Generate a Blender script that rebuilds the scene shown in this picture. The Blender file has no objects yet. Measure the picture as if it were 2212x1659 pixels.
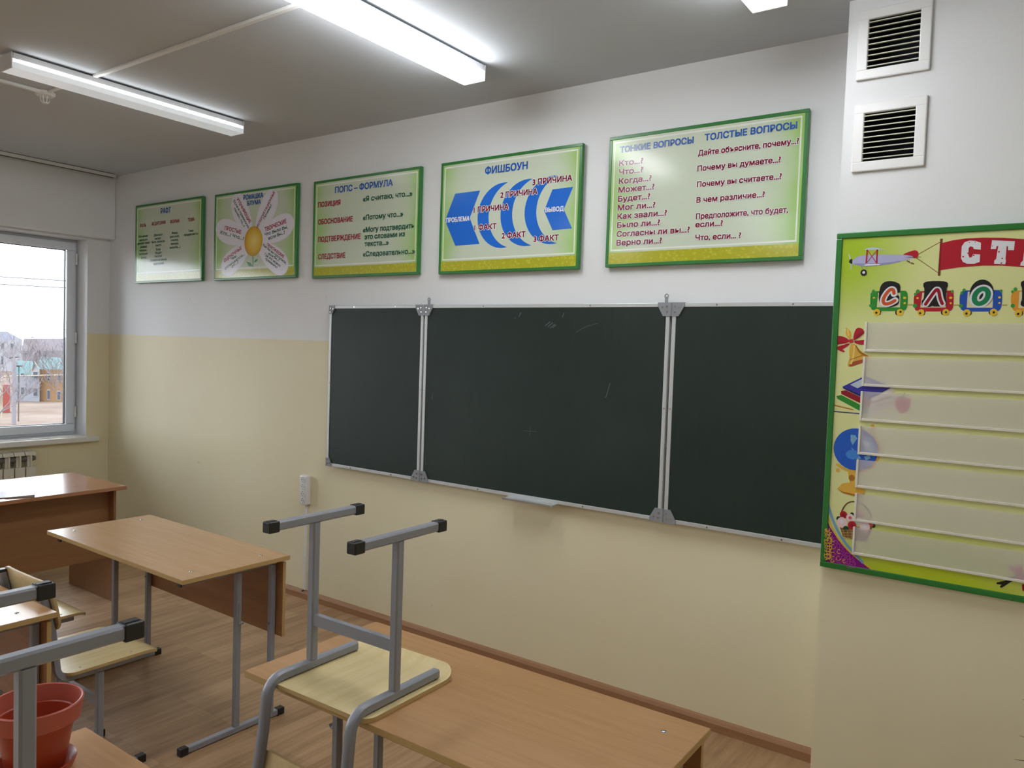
import bpy, bmesh, math, random
from mathutils import Vector, Matrix
from mathutils.geometry import tessellate_polygon
random.seed(7)
PI = math.pi
scene = bpy.context.scene
C = scene.collection
# ------------------------------------------------------------------ camera
cam_data = bpy.data.cameras.new('camera')
cam = bpy.data.objects.new('camera', cam_data); C.objects.link(cam)
YAW, PITCH, ROLL = math.radians(35.2794), math.radians(-2.5266), math.radians(1.9218)
_f = Vector((-math.sin(YAW)*math.cos(PITCH), math.cos(YAW)*math.cos(PITCH), math.sin(PITCH)))
_r = Vector((math.cos(YAW), math.sin(YAW), 0)); _u = _r.cross(_f)
_r2 = math.cos(ROLL)*_r + math.sin(ROLL)*_u; _u2 = -math.sin(ROLL)*_r + math.cos(ROLL)*_u
cam.matrix_world = Matrix(((_r2.x, _u2.x, -_f.x, 4.9082), (_r2.y, _u2.y, -_f.y, -3.3164), (_r2.z, _u2.z, -_f.z, 1.6671), (0, 0, 0, 1)))
cam_data.sensor_width = 36; cam_data.sensor_fit = 'HORIZONTAL'; cam_data.lens = 1668.34/2212*36
cam_data.clip_start = .05; cam_data.clip_end = 2000
scene.camera = cam
# ------------------------------------------------------------------ world, exposure
SKY = 7.0
w = bpy.data.worlds.new('overcast_sky'); scene.world = w; w.use_nodes = True
bg = w.node_tree.nodes['Background']; bg.inputs[0].default_value = (.87, .93, 1, 1); bg.inputs[1].default_value = SKY
scene.view_settings.view_transform = 'Standard'; scene.view_settings.look = 'None'
scene.view_settings.gamma = 1; scene.view_settings.use_curve_mapping = False
scene.view_settings.exposure = 0.26
# room
XW, H, YB, XR, ZD = -1.57, 2.979, -6.8, 5.9, 1.685
WIN = [(-2.05, -.18), (-4.45, -2.65), (-6.6, -5.0)]; WZ = (.85, 2.445)
for i, (a, b) in enumerate(WIN):          # portals: only guide the sampling of daylight through the windows
    l = bpy.data.lights.new('window_portal', 'AREA'); l.shape = 'RECTANGLE'; l.size = b-a; l.size_y = WZ[1]-WZ[0]; l.cycles.is_portal = True
    o = bpy.data.objects.new('window_portal', l); C.objects.link(o); o.location = (XW-.34, (a+b)/2, sum(WZ)/2)
    o.rotation_euler = (PI/2, 0, -PI/2)
LAMP_BRIGHT, LAMP_DIM = 21.0, 8.0         # emission of the tubes' diffusers
P1 = [('b', 'РАФТ', -0.7616, -0.6265, 2.6179, 0.0395),
 ('r', 'РОЛЬ', -1.0505, -0.9665, 2.5326, 0.0249),
 ('r', 'АУДИТОРИЯ', -0.8888, -0.695, 2.5369, 0.0245),
 ('r', 'ФОРМА', -0.6302, -0.5073, 2.5356, 0.0239),
 ('r', 'ТЕМА', -0.3982, -0.3125, 2.5342, 0.0233),
 ('g', 'Кто может', -1.0733, -0.9369, 2.4524, 0.0178),
 ('g', 'написать', -1.0603, -0.9423, 2.4239, 0.0178),
 ('g', 'данную тему?', -1.0906, -0.9117, 2.3986, 0.0178),
 ('g', '(любой', -1.0468, -0.953, 2.3688, 0.0177),
 ('g', 'человек,', -1.056, -0.95, 2.3423, 0.0177),
 ('g', 'выбирает', -1.0578, -0.9361, 2.3155, 0.0177),
 ('g', 'роль)', -1.0326, -0.9571, 2.286, 0.0177),
 ('g', 'Для кого', -0.8536, -0.7343, 2.4512, 0.0174),
 ('g', 'может', -0.8352, -0.7533, 2.4239, 0.0174),
 ('g', 'быть написан', -0.882, -0.7008, 2.3995, 0.0174),
 ('g', 'текст?', -0.8304, -0.7486, 2.3712, 0.0174),
 ('g', 'Кому', -0.8214, -0.7548, 2.3403, 0.0173),
 ('g', 'будет', -0.8302, -0.7425, 2.3136, 0.0174),
 ('g', 'писать?', -0.8378, -0.735, 2.2881, 0.0174),
 ('g', '(предполагаемая', -0.8989, -0.671, 2.2603, 0.0175),
 ('g', 'аудитория)?', -0.8542, -0.7082, 2.2322, 0.0174),
 ('g', 'Жанр', -0.6089, -0.5306, 2.4535, 0.017),
 ('g', '(рассказ,', -0.6309, -0.5045, 2.4271, 0.017),
 ('g', 'сказка,', -0.6189, -0.5171, 2.4005, 0.017),
 ('g', 'письмо,', -0.6182, -0.5164, 2.373, 0.017),
 ('g', 'жалоба...)', -0.6334, -0.4936, 2.3452, 0.017),
 ('g', 'Тема', -0.3886, -0.3242, 2.4561, 0.0166),
 ('g', 'предлагается', -0.4443, -0.2643, 2.4301, 0.0166)]
P2 = [('b', 'РОМАШКА', 0.268, 0.4816, 2.6353, 0.0332),
 ('b', 'БЛУМА', 0.3112, 0.4577, 2.5939, 0.0297)]
P2R = [('r', 'УТОЧНЯЮЩИЕ', 0.1902, 2.6448, 0.3401, 2.4676, 0.024),
 ('g', 'Если я правильно', 0.1542, 2.6345, 0.3253, 2.4356, 0.02),
 ('g', 'понял, то...?', 0.1605, 2.582, 0.2783, 2.4471, 0.02),
 ('r', 'ИНТЕРПРЕТАЦИОННЫЕ', 0.4309, 2.4318, 0.6087, 2.6574, 0.02),
 ('g', 'Почему?', 0.503, 2.4858, 0.5781, 2.5746, 0.02),
 ('r', 'ТВОРЧЕСКИЕ', 0.5109, 2.4044, 0.7312, 2.4482, 0.028),
 ('g', 'Что было бы,', 0.5092, 2.3738, 0.745, 2.412, 0.022),
 ('g', 'если бы...?', 0.55, 2.3465, 0.7181, 2.3782, 0.022),
 ('r', 'ПРАКТИЧЕСКИЕ', 0.5316, 2.3101, 0.7087, 2.2191, 0.02),
 ('g', 'Как бы вы поступили,', 0.4905, 2.3105, 0.733, 2.1783, 0.018),
 ('g', 'если бы...?', 0.5485, 2.2502, 0.6594, 2.2002, 0.018),
 ('g', 'Где это можно', 0.5104, 2.248, 0.6736, 2.1612, 0.018),
 ('g', 'применить?', 0.5184, 2.218, 0.6437, 2.1512, 0.018),
 ('r', 'ПРОСТЫЕ', 0.0555, 2.4467, 0.2447, 2.405, 0.026),
 ('g', 'Кто...? Что...?', 0.0068, 2.4202, 0.2781, 2.3584, 0.024),
 ('r', 'ОЦЕНОЧНЫЕ', 0.0611, 2.2163, 0.2591, 2.3008, 0.024),
 ('g', 'Чем', 0.1389, 2.2273, 0.199, 2.2458, 0.02),
 ('g', 'отличается...', 0.0705, 2.163, 0.2961, 2.259, 0.02),
 ('g', 'от...?', 0.1502, 2.1733, 0.2259, 2.2083, 0.02)]
P2F = {'c': (0.3861, 2.3469), 'petals': [(0.1577, 2.6787),
 (0.6143, 2.6706),
 (0.8057, 2.4567),
 (0.7511, 2.1422),
 (0.0313, 2.1507),
 (-0.0455, 2.4707)],
 'stem': [(0.3835, 2.2506),
 (0.3858, 2.1739)],
 'leaf': [[(0.3105, 2.2126),
 (0.3554, 2.2034),
 (0.3838, 2.1779),
 (0.3422, 2.1794)], [(0.3969, 2.2019),
 (0.41, 2.2201),
 (0.439, 2.2257),
 (0.4286, 2.2092)]]}
P3 = [('b', 'ПОПС – ФОРМУЛА', 1.1928, 1.6824, 2.6005, 0.0367),
 ('r', 'ПОЗИЦИЯ', 1.0383, 1.2423, 2.5245, 0.031),
 ('g', '«Я считаю, что...»', 1.4409, 1.8403, 2.5279, 0.0294),
 ('r', 'ОБОСНОВАНИЕ', 1.0419, 1.3541, 2.4162, 0.0309),
 ('g', '«Потому что...»', 1.4449, 1.7716, 2.4167, 0.0295),
 ('r', 'ПОДТВЕРЖДЕНИЕ', 1.0456, 1.4266, 2.3066, 0.031),
 ('g', '«Могу подтвердить', 1.4475, 1.8602, 2.3436, 0.0295),
 ('g', 'это словами из', 1.4623, 1.7912, 2.3007, 0.0295),
 ('g', 'текста...»', 1.4638, 1.6634, 2.2588, 0.0295),
 ('r', 'СЛЕДСТВИЕ', 1.0493, 1.2964, 2.1985, 0.0311),
 ('g', '«Следовательно...»', 1.4526, 1.8726, 2.1985, 0.0295)]
P4 = [('b', 'ФИШБОУН', 2.3624, 2.6339, 2.5954, 0.0371),
 ('m', '1 ПРИЧИНА', 2.2931, 2.5218, 2.3976, 0.0292),
 ('m', '2 ПРИЧИНА', 2.4689, 2.6992, 2.4619, 0.0284),
 ('m', '3 ПРИЧИНА', 2.6695, 2.9024, 2.5088, 0.0289),
 ('m', '1 ФАКТ', 2.3013, 2.4474, 2.3029, 0.0278),
 ('m', '2 ФАКТ', 2.486, 2.6346, 2.2489, 0.0285),
 ('m', '3 ФАКТ', 2.6879, 2.8373, 2.2212, 0.0277),
 ('w', 'ПРОБЛЕМА', 2.0995, 2.2635, 2.3578, 0.0243),
 ('w', 'ВЫВОД', 2.7526, 2.86, 2.3659, 0.0221)]
P4S = [[(2.1585, 2.511),
 (2.3309, 2.513),
 (2.2656, 2.3716),
 (2.3379, 2.2286),
 (2.1696, 2.2266),
 (2.0915, 2.3697)], [(2.7905, 2.4763),
 (2.9105, 2.478),
 (2.8612, 2.3723),
 (2.9125, 2.2752),
 (2.7991, 2.2726),
 (2.7445, 2.3735)]]
P4C = [[(2.5136, 2.5385),
 (2.4918, 2.5402),
 (2.4699, 2.5391),
 (2.4484, 2.5352),
 (2.4276, 2.5286),
 (2.4077, 2.5194),
 (2.3892, 2.5077),
 (2.3724, 2.4937),
 (2.3575, 2.4777),
 (2.3448, 2.4599),
 (2.3344, 2.4406),
 (2.3266, 2.4202),
 (2.3215, 2.3989),
 (2.3192, 2.3772),
 (2.3196, 2.3553),
 (2.3229, 2.3337),
 (2.3289, 2.3126),
 (2.3375, 2.2925),
 (2.3487, 2.2737),
 (2.3622, 2.2565),
 (2.3777, 2.2411),
 (2.3951, 2.2278),
 (2.4141, 2.2169),
 (2.4343, 2.2086),
 (2.4554, 2.2028),
 (2.4771, 2.1998),
 (2.499, 2.1997),
 (2.5207, 2.2023),
 (2.505, 2.2076),
 (2.4899, 2.2144),
 (2.4755, 2.2225),
 (2.4619, 2.232),
 (2.4493, 2.2427),
 (2.4378, 2.2546),
 (2.4274, 2.2674),
 (2.4182, 2.2812),
 (2.4104, 2.2958),
 (2.404, 2.3111),
 (2.3991, 2.3269),
 (2.3956, 2.3431),
 (2.3937, 2.3595),
 (2.3934, 2.3761),
 (2.3946, 2.3926),
 (2.3973, 2.4089),
 (2.4016, 2.4249),
 (2.4074, 2.4404),
 (2.4145, 2.4553),
 (2.4231, 2.4695),
 (2.4329, 2.4828),
 (2.444, 2.4951),
 (2.4562, 2.5063),
 (2.4693, 2.5164),
 (2.4834, 2.5251),
 (2.4982, 2.5325)], [(2.6681, 2.5412),
 (2.6462, 2.5431),
 (2.6242, 2.5422),
 (2.6025, 2.5385),
 (2.5815, 2.532),
 (2.5614, 2.5229),
 (2.5427, 2.5112),
 (2.5257, 2.4973),
 (2.5106, 2.4812),
 (2.4977, 2.4634),
 (2.4872, 2.4441),
 (2.4793, 2.4235),
 (2.474, 2.4022),
 (2.4716, 2.3803),
 (2.472, 2.3583),
 (2.4752, 2.3365),
 (2.4812, 2.3153),
 (2.4899, 2.2951),
 (2.5011, 2.2762),
 (2.5147, 2.2588),
 (2.5303, 2.2433),
 (2.5478, 2.23),
 (2.5669, 2.2191),
 (2.5873, 2.2107),
 (2.6085, 2.2049),
 (2.6303, 2.202),
 (2.6524, 2.2019),
 (2.6742, 2.2046),
 (2.6585, 2.2099),
 (2.6433, 2.2167),
 (2.6289, 2.2249),
 (2.6153, 2.2344),
 (2.6027, 2.2452),
 (2.5911, 2.257),
 (2.5807, 2.27),
 (2.5715, 2.2838),
 (2.5637, 2.2985),
 (2.5574, 2.3138),
 (2.5524, 2.3296),
 (2.549, 2.3459),
 (2.5472, 2.3624),
 (2.5469, 2.3789),
 (2.5481, 2.3955),
 (2.5509, 2.4118),
 (2.5553, 2.4279),
 (2.5611, 2.4434),
 (2.5684, 2.4583),
 (2.577, 2.4725),
 (2.5869, 2.4858),
 (2.5981, 2.4981),
 (2.6103, 2.5093),
 (2.6236, 2.5193),
 (2.6377, 2.528),
 (2.6526, 2.5353)], [(2.8198, 2.5428),
 (2.798, 2.5446),
 (2.7761, 2.5435),
 (2.7546, 2.5397),
 (2.7337, 2.5331),
 (2.7138, 2.5239),
 (2.6953, 2.5122),
 (2.6784, 2.4982),
 (2.6635, 2.4823),
 (2.6507, 2.4645),
 (2.6403, 2.4452),
 (2.6325, 2.4247),
 (2.6273, 2.4035),
 (2.625, 2.3817),
 (2.6254, 2.3598),
 (2.6286, 2.3382),
 (2.6346, 2.3171),
 (2.6433, 2.297),
 (2.6544, 2.2781),
 (2.6679, 2.2609),
 (2.6834, 2.2455),
 (2.7009, 2.2322),
 (2.7198, 2.2213),
 (2.7401, 2.2129),
 (2.7612, 2.2071),
 (2.7829, 2.2042),
 (2.8048, 2.204),
 (2.8265, 2.2066),
 (2.8106, 2.2117),
 (2.7953, 2.2183),
 (2.7807, 2.2264),
 (2.7669, 2.2358),
 (2.7541, 2.2465),
 (2.7423, 2.2583),
 (2.7318, 2.2712),
 (2.7225, 2.285),
 (2.7145, 2.2997),
 (2.708, 2.3151),
 (2.703, 2.331),
 (2.6995, 2.3473),
 (2.6976, 2.3639),
 (2.6973, 2.3805),
 (2.6985, 2.3972),
 (2.7013, 2.4136),
 (2.7057, 2.4297),
 (2.7116, 2.4453),
 (2.719, 2.4603),
 (2.7277, 2.4745),
 (2.7378, 2.4878),
 (2.749, 2.5001),
 (2.7614, 2.5113),
 (2.7748, 2.5212),
 (2.7891, 2.5298),
 (2.8041, 2.537)]]
P5 = [('b', 'ТОНКИЕ ВОПРОСЫ', 3.1623, 3.526, 2.6136, 0.0276),
 ('b', 'ТОЛСТЫЕ ВОПРОСЫ', 3.58, 3.9743, 2.6169, 0.0277),
 ('m', 'Кто...?', 3.1604, 3.2832, 2.5517, 0.0256),
 ('m', 'Что...?', 3.1622, 3.284, 2.5103, 0.0256),
 ('m', 'Когда...?', 3.163, 3.3293, 2.4674, 0.0255),
 ('m', 'Может...?', 3.1625, 3.3458, 2.4266, 0.0256),
 ('m', 'Будет...?', 3.1626, 3.3259, 2.3845, 0.0257),
 ('m', 'Мог ли...?', 3.1627, 3.3539, 2.3434, 0.0256),
 ('m', 'Как звали...?', 3.1628, 3.4127, 2.3023, 0.0257),
 ('m', 'Было ли...?', 3.1629, 3.3808, 2.2611, 0.0256),
 ('m', 'Согласны ли вы...?', 3.1624, 3.5263, 2.2193, 0.0257),
 ('m', 'Верно ли...?', 3.1631, 3.3937, 2.1781, 0.0257),
 ('m', 'Дайте объясните, почему...?', 3.5518, 3.9847, 2.5539, 0.0239),
 ('m', 'Почему вы думаете...?', 3.5518, 3.9145, 2.4859, 0.024),
 ('m', 'Почему вы считаете...?', 3.553, 3.9214, 2.416, 0.0241),
 ('m', 'В чем различие...?', 3.5536, 3.8542, 2.3474, 0.024),
 ('m', 'Предположите, что будет,', 3.5544, 3.9544, 2.2753, 0.0241),
 ('m', 'если...?', 3.5536, 3.6775, 2.239, 0.0241),
 ('m', 'Что, если... ?', 3.5562, 3.761, 2.1811, 0.0241)]
S = {'aeroplane': [('p', 'sky', [(4.309, 2.0694),
 (4.3208, 2.0749),
 (4.3392, 2.077),
 (4.354, 2.0752),
 (4.3688, 2.0706),
 (4.3835, 2.0669),
 (4.369, 2.067),
 (4.323, 2.0688)]),
 ('p', 'lilac', [(4.2715, 2.0289),
 (4.2776, 2.0387),
 (4.2886, 2.0453),
 (4.3053, 2.0496),
 (4.3239, 2.0508),
 (4.3698, 2.0504),
 (4.4061, 2.0482),
 (4.4418, 2.0457),
 (4.4684, 2.0407),
 (4.4756, 2.0365),
 (4.4723, 2.0328),
 (4.4481, 2.026),
 (4.4077, 2.0168),
 (4.3718, 2.0122),
 (4.326, 2.0092),
 (4.3035, 2.0116),
 (4.2844, 2.0163),
 (4.2728, 2.0208)]),
 ('p', 'lilac2', [(4.2727, 2.0228),
 (4.3254, 2.0198),
 (4.3895, 2.0204),
 (4.448, 2.027),
 (4.4077, 2.0168),
 (4.3718, 2.0122),
 (4.326, 2.0092),
 (4.3035, 2.0116),
 (4.2844, 2.0163)]),
 ('p', 'white', [(4.3127, 2.0143),
 (4.3218, 2.018),
 (4.3532, 2.0178),
 (4.3679, 2.0163),
 (4.3626, 2.0125),
 (4.3202, 2.0126)]),
 ('p', 'black', [(4.262, 2.0292),
 (4.2645, 2.0352),
 (4.271, 2.039),
 (4.2736, 2.0369),
 (4.2745, 2.0187),
 (4.269, 2.0219),
 (4.2631, 2.0252)]),
 ('p', 'sky', [(4.2587, 2.0577),
 (4.2626, 2.0545),
 (4.2681, 2.0391),
 (4.2634, 2.0383)]),
 ('p', 'sky', [(4.2671, 2.021),
 (4.2719, 2.0208),
 (4.2736, 1.9985),
 (4.2697, 2.0007)]),
 ('p', 'red', [(4.4347, 2.0464),
 (4.4709, 2.0608),
 (4.4814, 2.0594),
 (4.4869, 2.0524),
 (4.4881, 2.0456),
 (4.4844, 2.0342),
 (4.4758, 2.0326),
 (4.4714, 2.0338),
 (4.471, 2.0406),
 (4.4506, 2.0453)]),
 ('p', 'brown', [(4.444, 2.0374),
 (4.4972, 2.0366),
 (4.4973, 2.0352),
 (4.4599, 2.0352)]),
 ('l', 'red', [(4.3221, 2.0688),
 (4.3207, 2.021)], 0.005),
 ('l', 'red', [(4.3547, 2.0683),
 (4.3554, 2.0187)], 0.005),
 ('l', 'red', [(4.323, 2.0678),
 (4.3549, 2.0197)], 0.002),
 ('l', 'red', [(4.3544, 2.0673),
 (4.3217, 2.021)], 0.0019),
 ('l', 'lilac2', [(4.3054, 2.0105),
 (4.3096, 2.0014)], 0.0023),
 ('l', 'lilac2', [(4.3241, 2.0089),
 (4.3199, 2.0001)], 0.0023),
 ('c', 'black', (4.314, 1.9878), 0.0106, 0.0114),
 ('c', 'white', (4.3143, 1.9882), 0.0047, 0.005),
 ('l', 'brown', [(4.4517, 2.0249),
 (4.4759, 2.0123)], 0.0033),
 ('l', 'white', [(4.4645, 2.0311),
 (4.4647, 2.0176)], 0.0019)],
 'banner': [('l', 'brown', [(4.4881, 2.0466),
 (4.5535, 2.0854)], 0.0021),
 ('l', 'brown', [(4.4818, 2.0333),
 (4.5513, 1.9801)], 0.002),
 ('l', 'brown', [(4.5555, 2.0957),
 (4.5544, 1.9695)], 0.0078),
 ('p', 'red', [(4.5531, 2.0801),
 (4.5892, 2.0883),
 (4.6243, 2.0924),
 (4.6762, 2.0927),
 (4.7305, 2.0893),
 (4.7915, 2.0812),
 (4.8421, 2.0727),
 (4.921, 2.0535),
 (4.9975, 2.0294),
 (4.9961, 1.9444),
 (4.9257, 1.9657),
 (4.8468, 1.9826),
 (4.7963, 1.9901),
 (4.7353, 1.9981),
 (4.681, 2.0),
 (4.6117, 1.9964),
 (4.5534, 1.9882)]),
 ('p', 'darkred', [(4.5531, 2.0801),
 (4.5573, 2.0811),
 (4.5584, 1.9896),
 (4.5534, 1.9882)])],
 'banner_letter': [[('p', 'white', [(4.6169, 2.0667),
 (4.6249, 2.0803),
 (4.6387, 2.0848),
 (4.6561, 2.0827),
 (4.672, 2.0759),
 (4.6725, 2.0528),
 (4.6523, 2.0561),
 (4.6502, 2.063),
 (4.6414, 2.0655),
 (4.6375, 2.0597),
 (4.6376, 2.0376),
 (4.6416, 2.0274),
 (4.6485, 2.0291),
 (4.6514, 2.039),
 (4.6716, 2.0373),
 (4.6718, 2.0123),
 (4.6566, 2.0068),
 (4.6357, 2.0076),
 (4.6231, 2.0141),
 (4.6172, 2.0264)]),
 ('c', 'red', (4.639, 2.0784), 0.0014, 0.0016),
 ('c', 'red', (4.6556, 2.0791), 0.0014, 0.0016),
 ('c', 'red', (4.6229, 2.0318), 0.0024, 0.0028),
 ('c', 'red', (4.6366, 2.0429), 0.0021, 0.0024),
 ('c', 'red', (4.6534, 2.0349), 0.0021, 0.0024)], [('p', 'white', [(4.7033, 2.0821),
 (4.767, 2.0756),
 (4.7659, 2.0468),
 (4.7493, 2.0476),
 (4.7494, 2.0582),
 (4.7452, 2.0623),
 (4.7441, 2.0193),
 (4.7456, 2.0114),
 (4.7441, 2.0017),
 (4.7131, 2.0048),
 (4.7132, 2.0154),
 (4.718, 2.0203),
 (4.7218, 2.0634),
 (4.7169, 2.0617),
 (4.7156, 2.0531),
 (4.7011, 2.0538)]),
 ('c', 'red', (4.7053, 2.0631), 0.0014, 0.0016),
 ('c', 'red', (4.7245, 2.0437), 0.0024, 0.0028),
 ('c', 'red', (4.735, 2.0212), 0.0027, 0.0019),
 ('c', 'red', (4.7335, 2.006), 0.0027, 0.002)], [('p', 'white', [(4.799, 2.0692),
 (4.8617, 2.0602),
 (4.8614, 2.0355),
 (4.844, 2.0371),
 (4.8435, 2.0459),
 (4.8275, 2.0478),
 (4.8266, 2.0332),
 (4.8411, 2.0315),
 (4.8401, 2.02),
 (4.8256, 2.0218),
 (4.8252, 2.0056),
 (4.8426, 2.0027),
 (4.8436, 2.0141),
 (4.8611, 2.0119),
 (4.861, 1.9841),
 (4.7856, 1.9963),
 (4.787, 2.0059),
 (4.7923, 2.0115),
 (4.7945, 2.0494)])]],
 'train_car': [[('p', 'black', [(4.3679, 1.8527),
 (4.3798, 1.8507),
 (4.376, 1.8358),
 (4.3688, 1.8348)]),
 ('c', 'black', (4.4328, 1.8447), 0.0089, 0.0098),
 ('p', 'green', [(4.3409, 1.9127),
 (4.3452, 1.9196),
 (4.3654, 1.9207),
 (4.4375, 1.9206),
 (4.4614, 1.9197),
 (4.4624, 1.8739),
 (4.4601, 1.8583),
 (4.4517, 1.8496),
 (4.3505, 1.8498),
 (4.3435, 1.8608),
 (4.3405, 1.8847)]),
 ('p', 'cream', [(4.3657, 1.9143),
 (4.4378, 1.9132),
 (4.4386, 1.8623),
 (4.3637, 1.8627)]),
 ('c', 'yellow', (4.3646, 1.8448), 0.0113, 0.0124),
 ('c', 'black', (4.3632, 1.8432), 0.0038, 0.0041),
 ('c', 'yellow', (4.4395, 1.8447), 0.011, 0.0121),
 ('c', 'black', (4.4412, 1.8467), 0.0036, 0.004),
 ('c', 'leaf', (4.3498, 1.9205), 0.0051, 0.0056),
 ('c', 'leaf', (4.3448, 1.9096), 0.0048, 0.0051),
 ('c', 'leaf', (4.3583, 1.9164), 0.0044, 0.0048),
 ('c', 'leaf', (4.3533, 1.8687), 0.0048, 0.0052),
 ('c', 'leaf', (4.3431, 1.8687), 0.0052, 0.0055),
 ('c', 'yellow', (4.3528, 1.8966), 0.0041, 0.0032),
 ('c', 'yellow', (4.452, 1.8954), 0.005, 0.0042),
 ('c', 'yellow', (4.453, 1.8769), 0.0038, 0.0035)], [('p', 'black', [(4.5083, 1.8514),
 (4.5196, 1.8495),
 (4.5161, 1.835),
 (4.5092, 1.834)]),
 ('c', 'black', (4.5745, 1.8446), 0.0084, 0.0095),
 ('p', 'red', [(4.482, 1.9087),
 (4.4904, 1.9163),
 (4.5041, 1.9184),
 (4.5804, 1.9186),
 (4.6012, 1.9186),
 (4.6027, 1.8673),
 (4.5995, 1.8541),
 (4.5924, 1.848),
 (4.4921, 1.8482),
 (4.4847, 1.8563),
 (4.4802, 1.8835)]),
 ('p', 'cream', [(4.5061, 1.9131),
 (4.5808, 1.912),
 (4.5801, 1.8608),
 (4.5027, 1.8611)]),
 ('c', 'yellow', (4.5053, 1.8437), 0.0107, 0.012),
 ('c', 'black', (4.5031, 1.8418), 0.0036, 0.004),
 ('c', 'yellow', (4.5809, 1.8446), 0.0103, 0.0118),
 ('c', 'black', (4.5817, 1.845), 0.0034, 0.0039),
 ('c', 'leaf', (4.492, 1.9172), 0.0063, 0.0069),
 ('c', 'leaf', (4.4847, 1.9077), 0.0045, 0.0051),
 ('c', 'leaf', (4.4858, 1.8679), 0.0067, 0.0073),
 ('c', 'leaf', (4.5972, 1.9155), 0.0043, 0.0049),
 ('c', 'yellow', (4.4923, 1.894), 0.0039, 0.0031),
 ('c', 'yellow', (4.5934, 1.8938), 0.0049, 0.0041),
 ('c', 'yellow', (4.5943, 1.8758), 0.0036, 0.0034)], [('c', 'black', (4.6498, 1.8426), 0.0076, 0.0089),
 ('c', 'black', (4.7136, 1.8445), 0.0075, 0.0087),
 ('p', 'blue', [(4.6199, 1.9053),
 (4.6235, 1.9166),
 (4.6472, 1.919),
 (4.7193, 1.9181),
 (4.7401, 1.9178),
 (4.742, 1.8682),
 (4.7378, 1.8532),
 (4.7297, 1.8473),
 (4.6369, 1.8474),
 (4.6242, 1.8547),
 (4.6193, 1.881)]),
 ('p', 'cream', [(4.6426, 1.9138),
 (4.7154, 1.915),
 (4.7162, 1.8596),
 (4.6419, 1.8599)]),
 ('c', 'yellow', (4.6435, 1.8426), 0.0108, 0.0125),
 ('c', 'black', (4.6422, 1.8406), 0.0036, 0.0042),
 ('c', 'yellow', (4.7197, 1.8445), 0.0105, 0.0122),
 ('c', 'black', (4.7204, 1.8445), 0.0034, 0.004),
 ('c', 'leaf', (4.6315, 1.9192), 0.0049, 0.0056),
 ('c', 'leaf', (4.6249, 1.9101), 0.0042, 0.0049),
 ('c', 'leaf', (4.6247, 1.8668), 0.0059, 0.0068),
 ('c', 'leaf', (4.7373, 1.9147), 0.004, 0.0048),
 ('c', 'yellow', (4.734, 1.8938), 0.004, 0.0039),
 ('c', 'yellow', (4.7349, 1.8753), 0.0034, 0.0032)], [('c', 'black', (4.795, 1.8414), 0.0071, 0.0086),
 ('c', 'black', (4.8565, 1.8406), 0.007, 0.0084),
 ('p', 'orange', [(4.7658, 1.9032),
 (4.7712, 1.9141),
 (4.7924, 1.9161),
 (4.86, 1.9134),
 (4.8805, 1.9123),
 (4.8814, 1.8654),
 (4.8775, 1.8502),
 (4.8699, 1.8444),
 (4.7829, 1.8472),
 (4.771, 1.8531),
 (4.7657, 1.8798)]),
 ('p', 'cream', [(4.788, 1.9115),
 (4.857, 1.9104),
 (4.8582, 1.8567),
 (4.7876, 1.8581)]),
 ('c', 'yellow', (4.7891, 1.8414), 0.0101, 0.0121),
 ('c', 'black', (4.7882, 1.8394), 0.0034, 0.004),
 ('c', 'yellow', (4.8622, 1.8406), 0.0098, 0.0119),
 ('c', 'black', (4.8632, 1.8406), 0.0032, 0.0039),
 ('c', 'leaf', (4.7765, 1.9195), 0.0052, 0.0063),
 ('c', 'leaf', (4.769, 1.9118), 0.0039, 0.0047),
 ('c', 'leaf', (4.772, 1.866), 0.0056, 0.0066)]],
 'train_letter': [[('p', 'black', [(4.3676, 1.8944),
 (4.369, 1.9222),
 (4.3735, 1.9419),
 (4.3838, 1.9526),
 (4.4017, 1.9561),
 (4.4217, 1.9517),
 (4.4364, 1.9425),
 (4.4369, 1.9152),
 (4.4281, 1.9124),
 (4.424, 1.9056),
 (4.4357, 1.9035),
 (4.4354, 1.8741),
 (4.4242, 1.8663),
 (4.4064, 1.8621),
 (4.3864, 1.8645),
 (4.3731, 1.8765)]),
 ('l', 'white', [(4.4175, 1.9096),
 (4.4159, 1.9234),
 (4.4086, 1.9274),
 (4.3981, 1.9197),
 (4.3881, 1.9041),
 (4.3825, 1.8883),
 (4.3849, 1.8764),
 (4.395, 1.8734),
 (4.4075, 1.8772),
 (4.4222, 1.887)], 0.0215),
 ('l', 'orangered', [(4.4174, 1.9116),
 (4.416, 1.9224),
 (4.4086, 1.9274),
 (4.3981, 1.9197),
 (4.3881, 1.9041),
 (4.3825, 1.8883),
 (4.3858, 1.8764),
 (4.395, 1.874),
 (4.4075, 1.8772),
 (4.4214, 1.886)], 0.0109)], [('p', 'black', [(4.5084, 1.9525),
 (4.5821, 1.9517),
 (4.5831, 1.9318),
 (4.5791, 1.9281),
 (4.5797, 1.8845),
 (4.5832, 1.8655),
 (4.5445, 1.8638),
 (4.5392, 1.8676),
 (4.5344, 1.8629),
 (4.5068, 1.864),
 (4.5049, 1.8852),
 (4.5124, 1.8909),
 (4.5121, 1.9294),
 (4.5077, 1.9324)]),
 ('l', 'white', [(4.5185, 1.8726),
 (4.5294, 1.8926),
 (4.5443, 1.9173),
 (4.5516, 1.9248),
 (4.5571, 1.9152),
 (4.5618, 1.8904),
 (4.5693, 1.8741)], 0.0203),
 ('l', 'darkred', [(4.5185, 1.8726),
 (4.5294, 1.8926),
 (4.5443, 1.9173),
 (4.5516, 1.9248),
 (4.5571, 1.9152),
 (4.5618, 1.8904),
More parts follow.
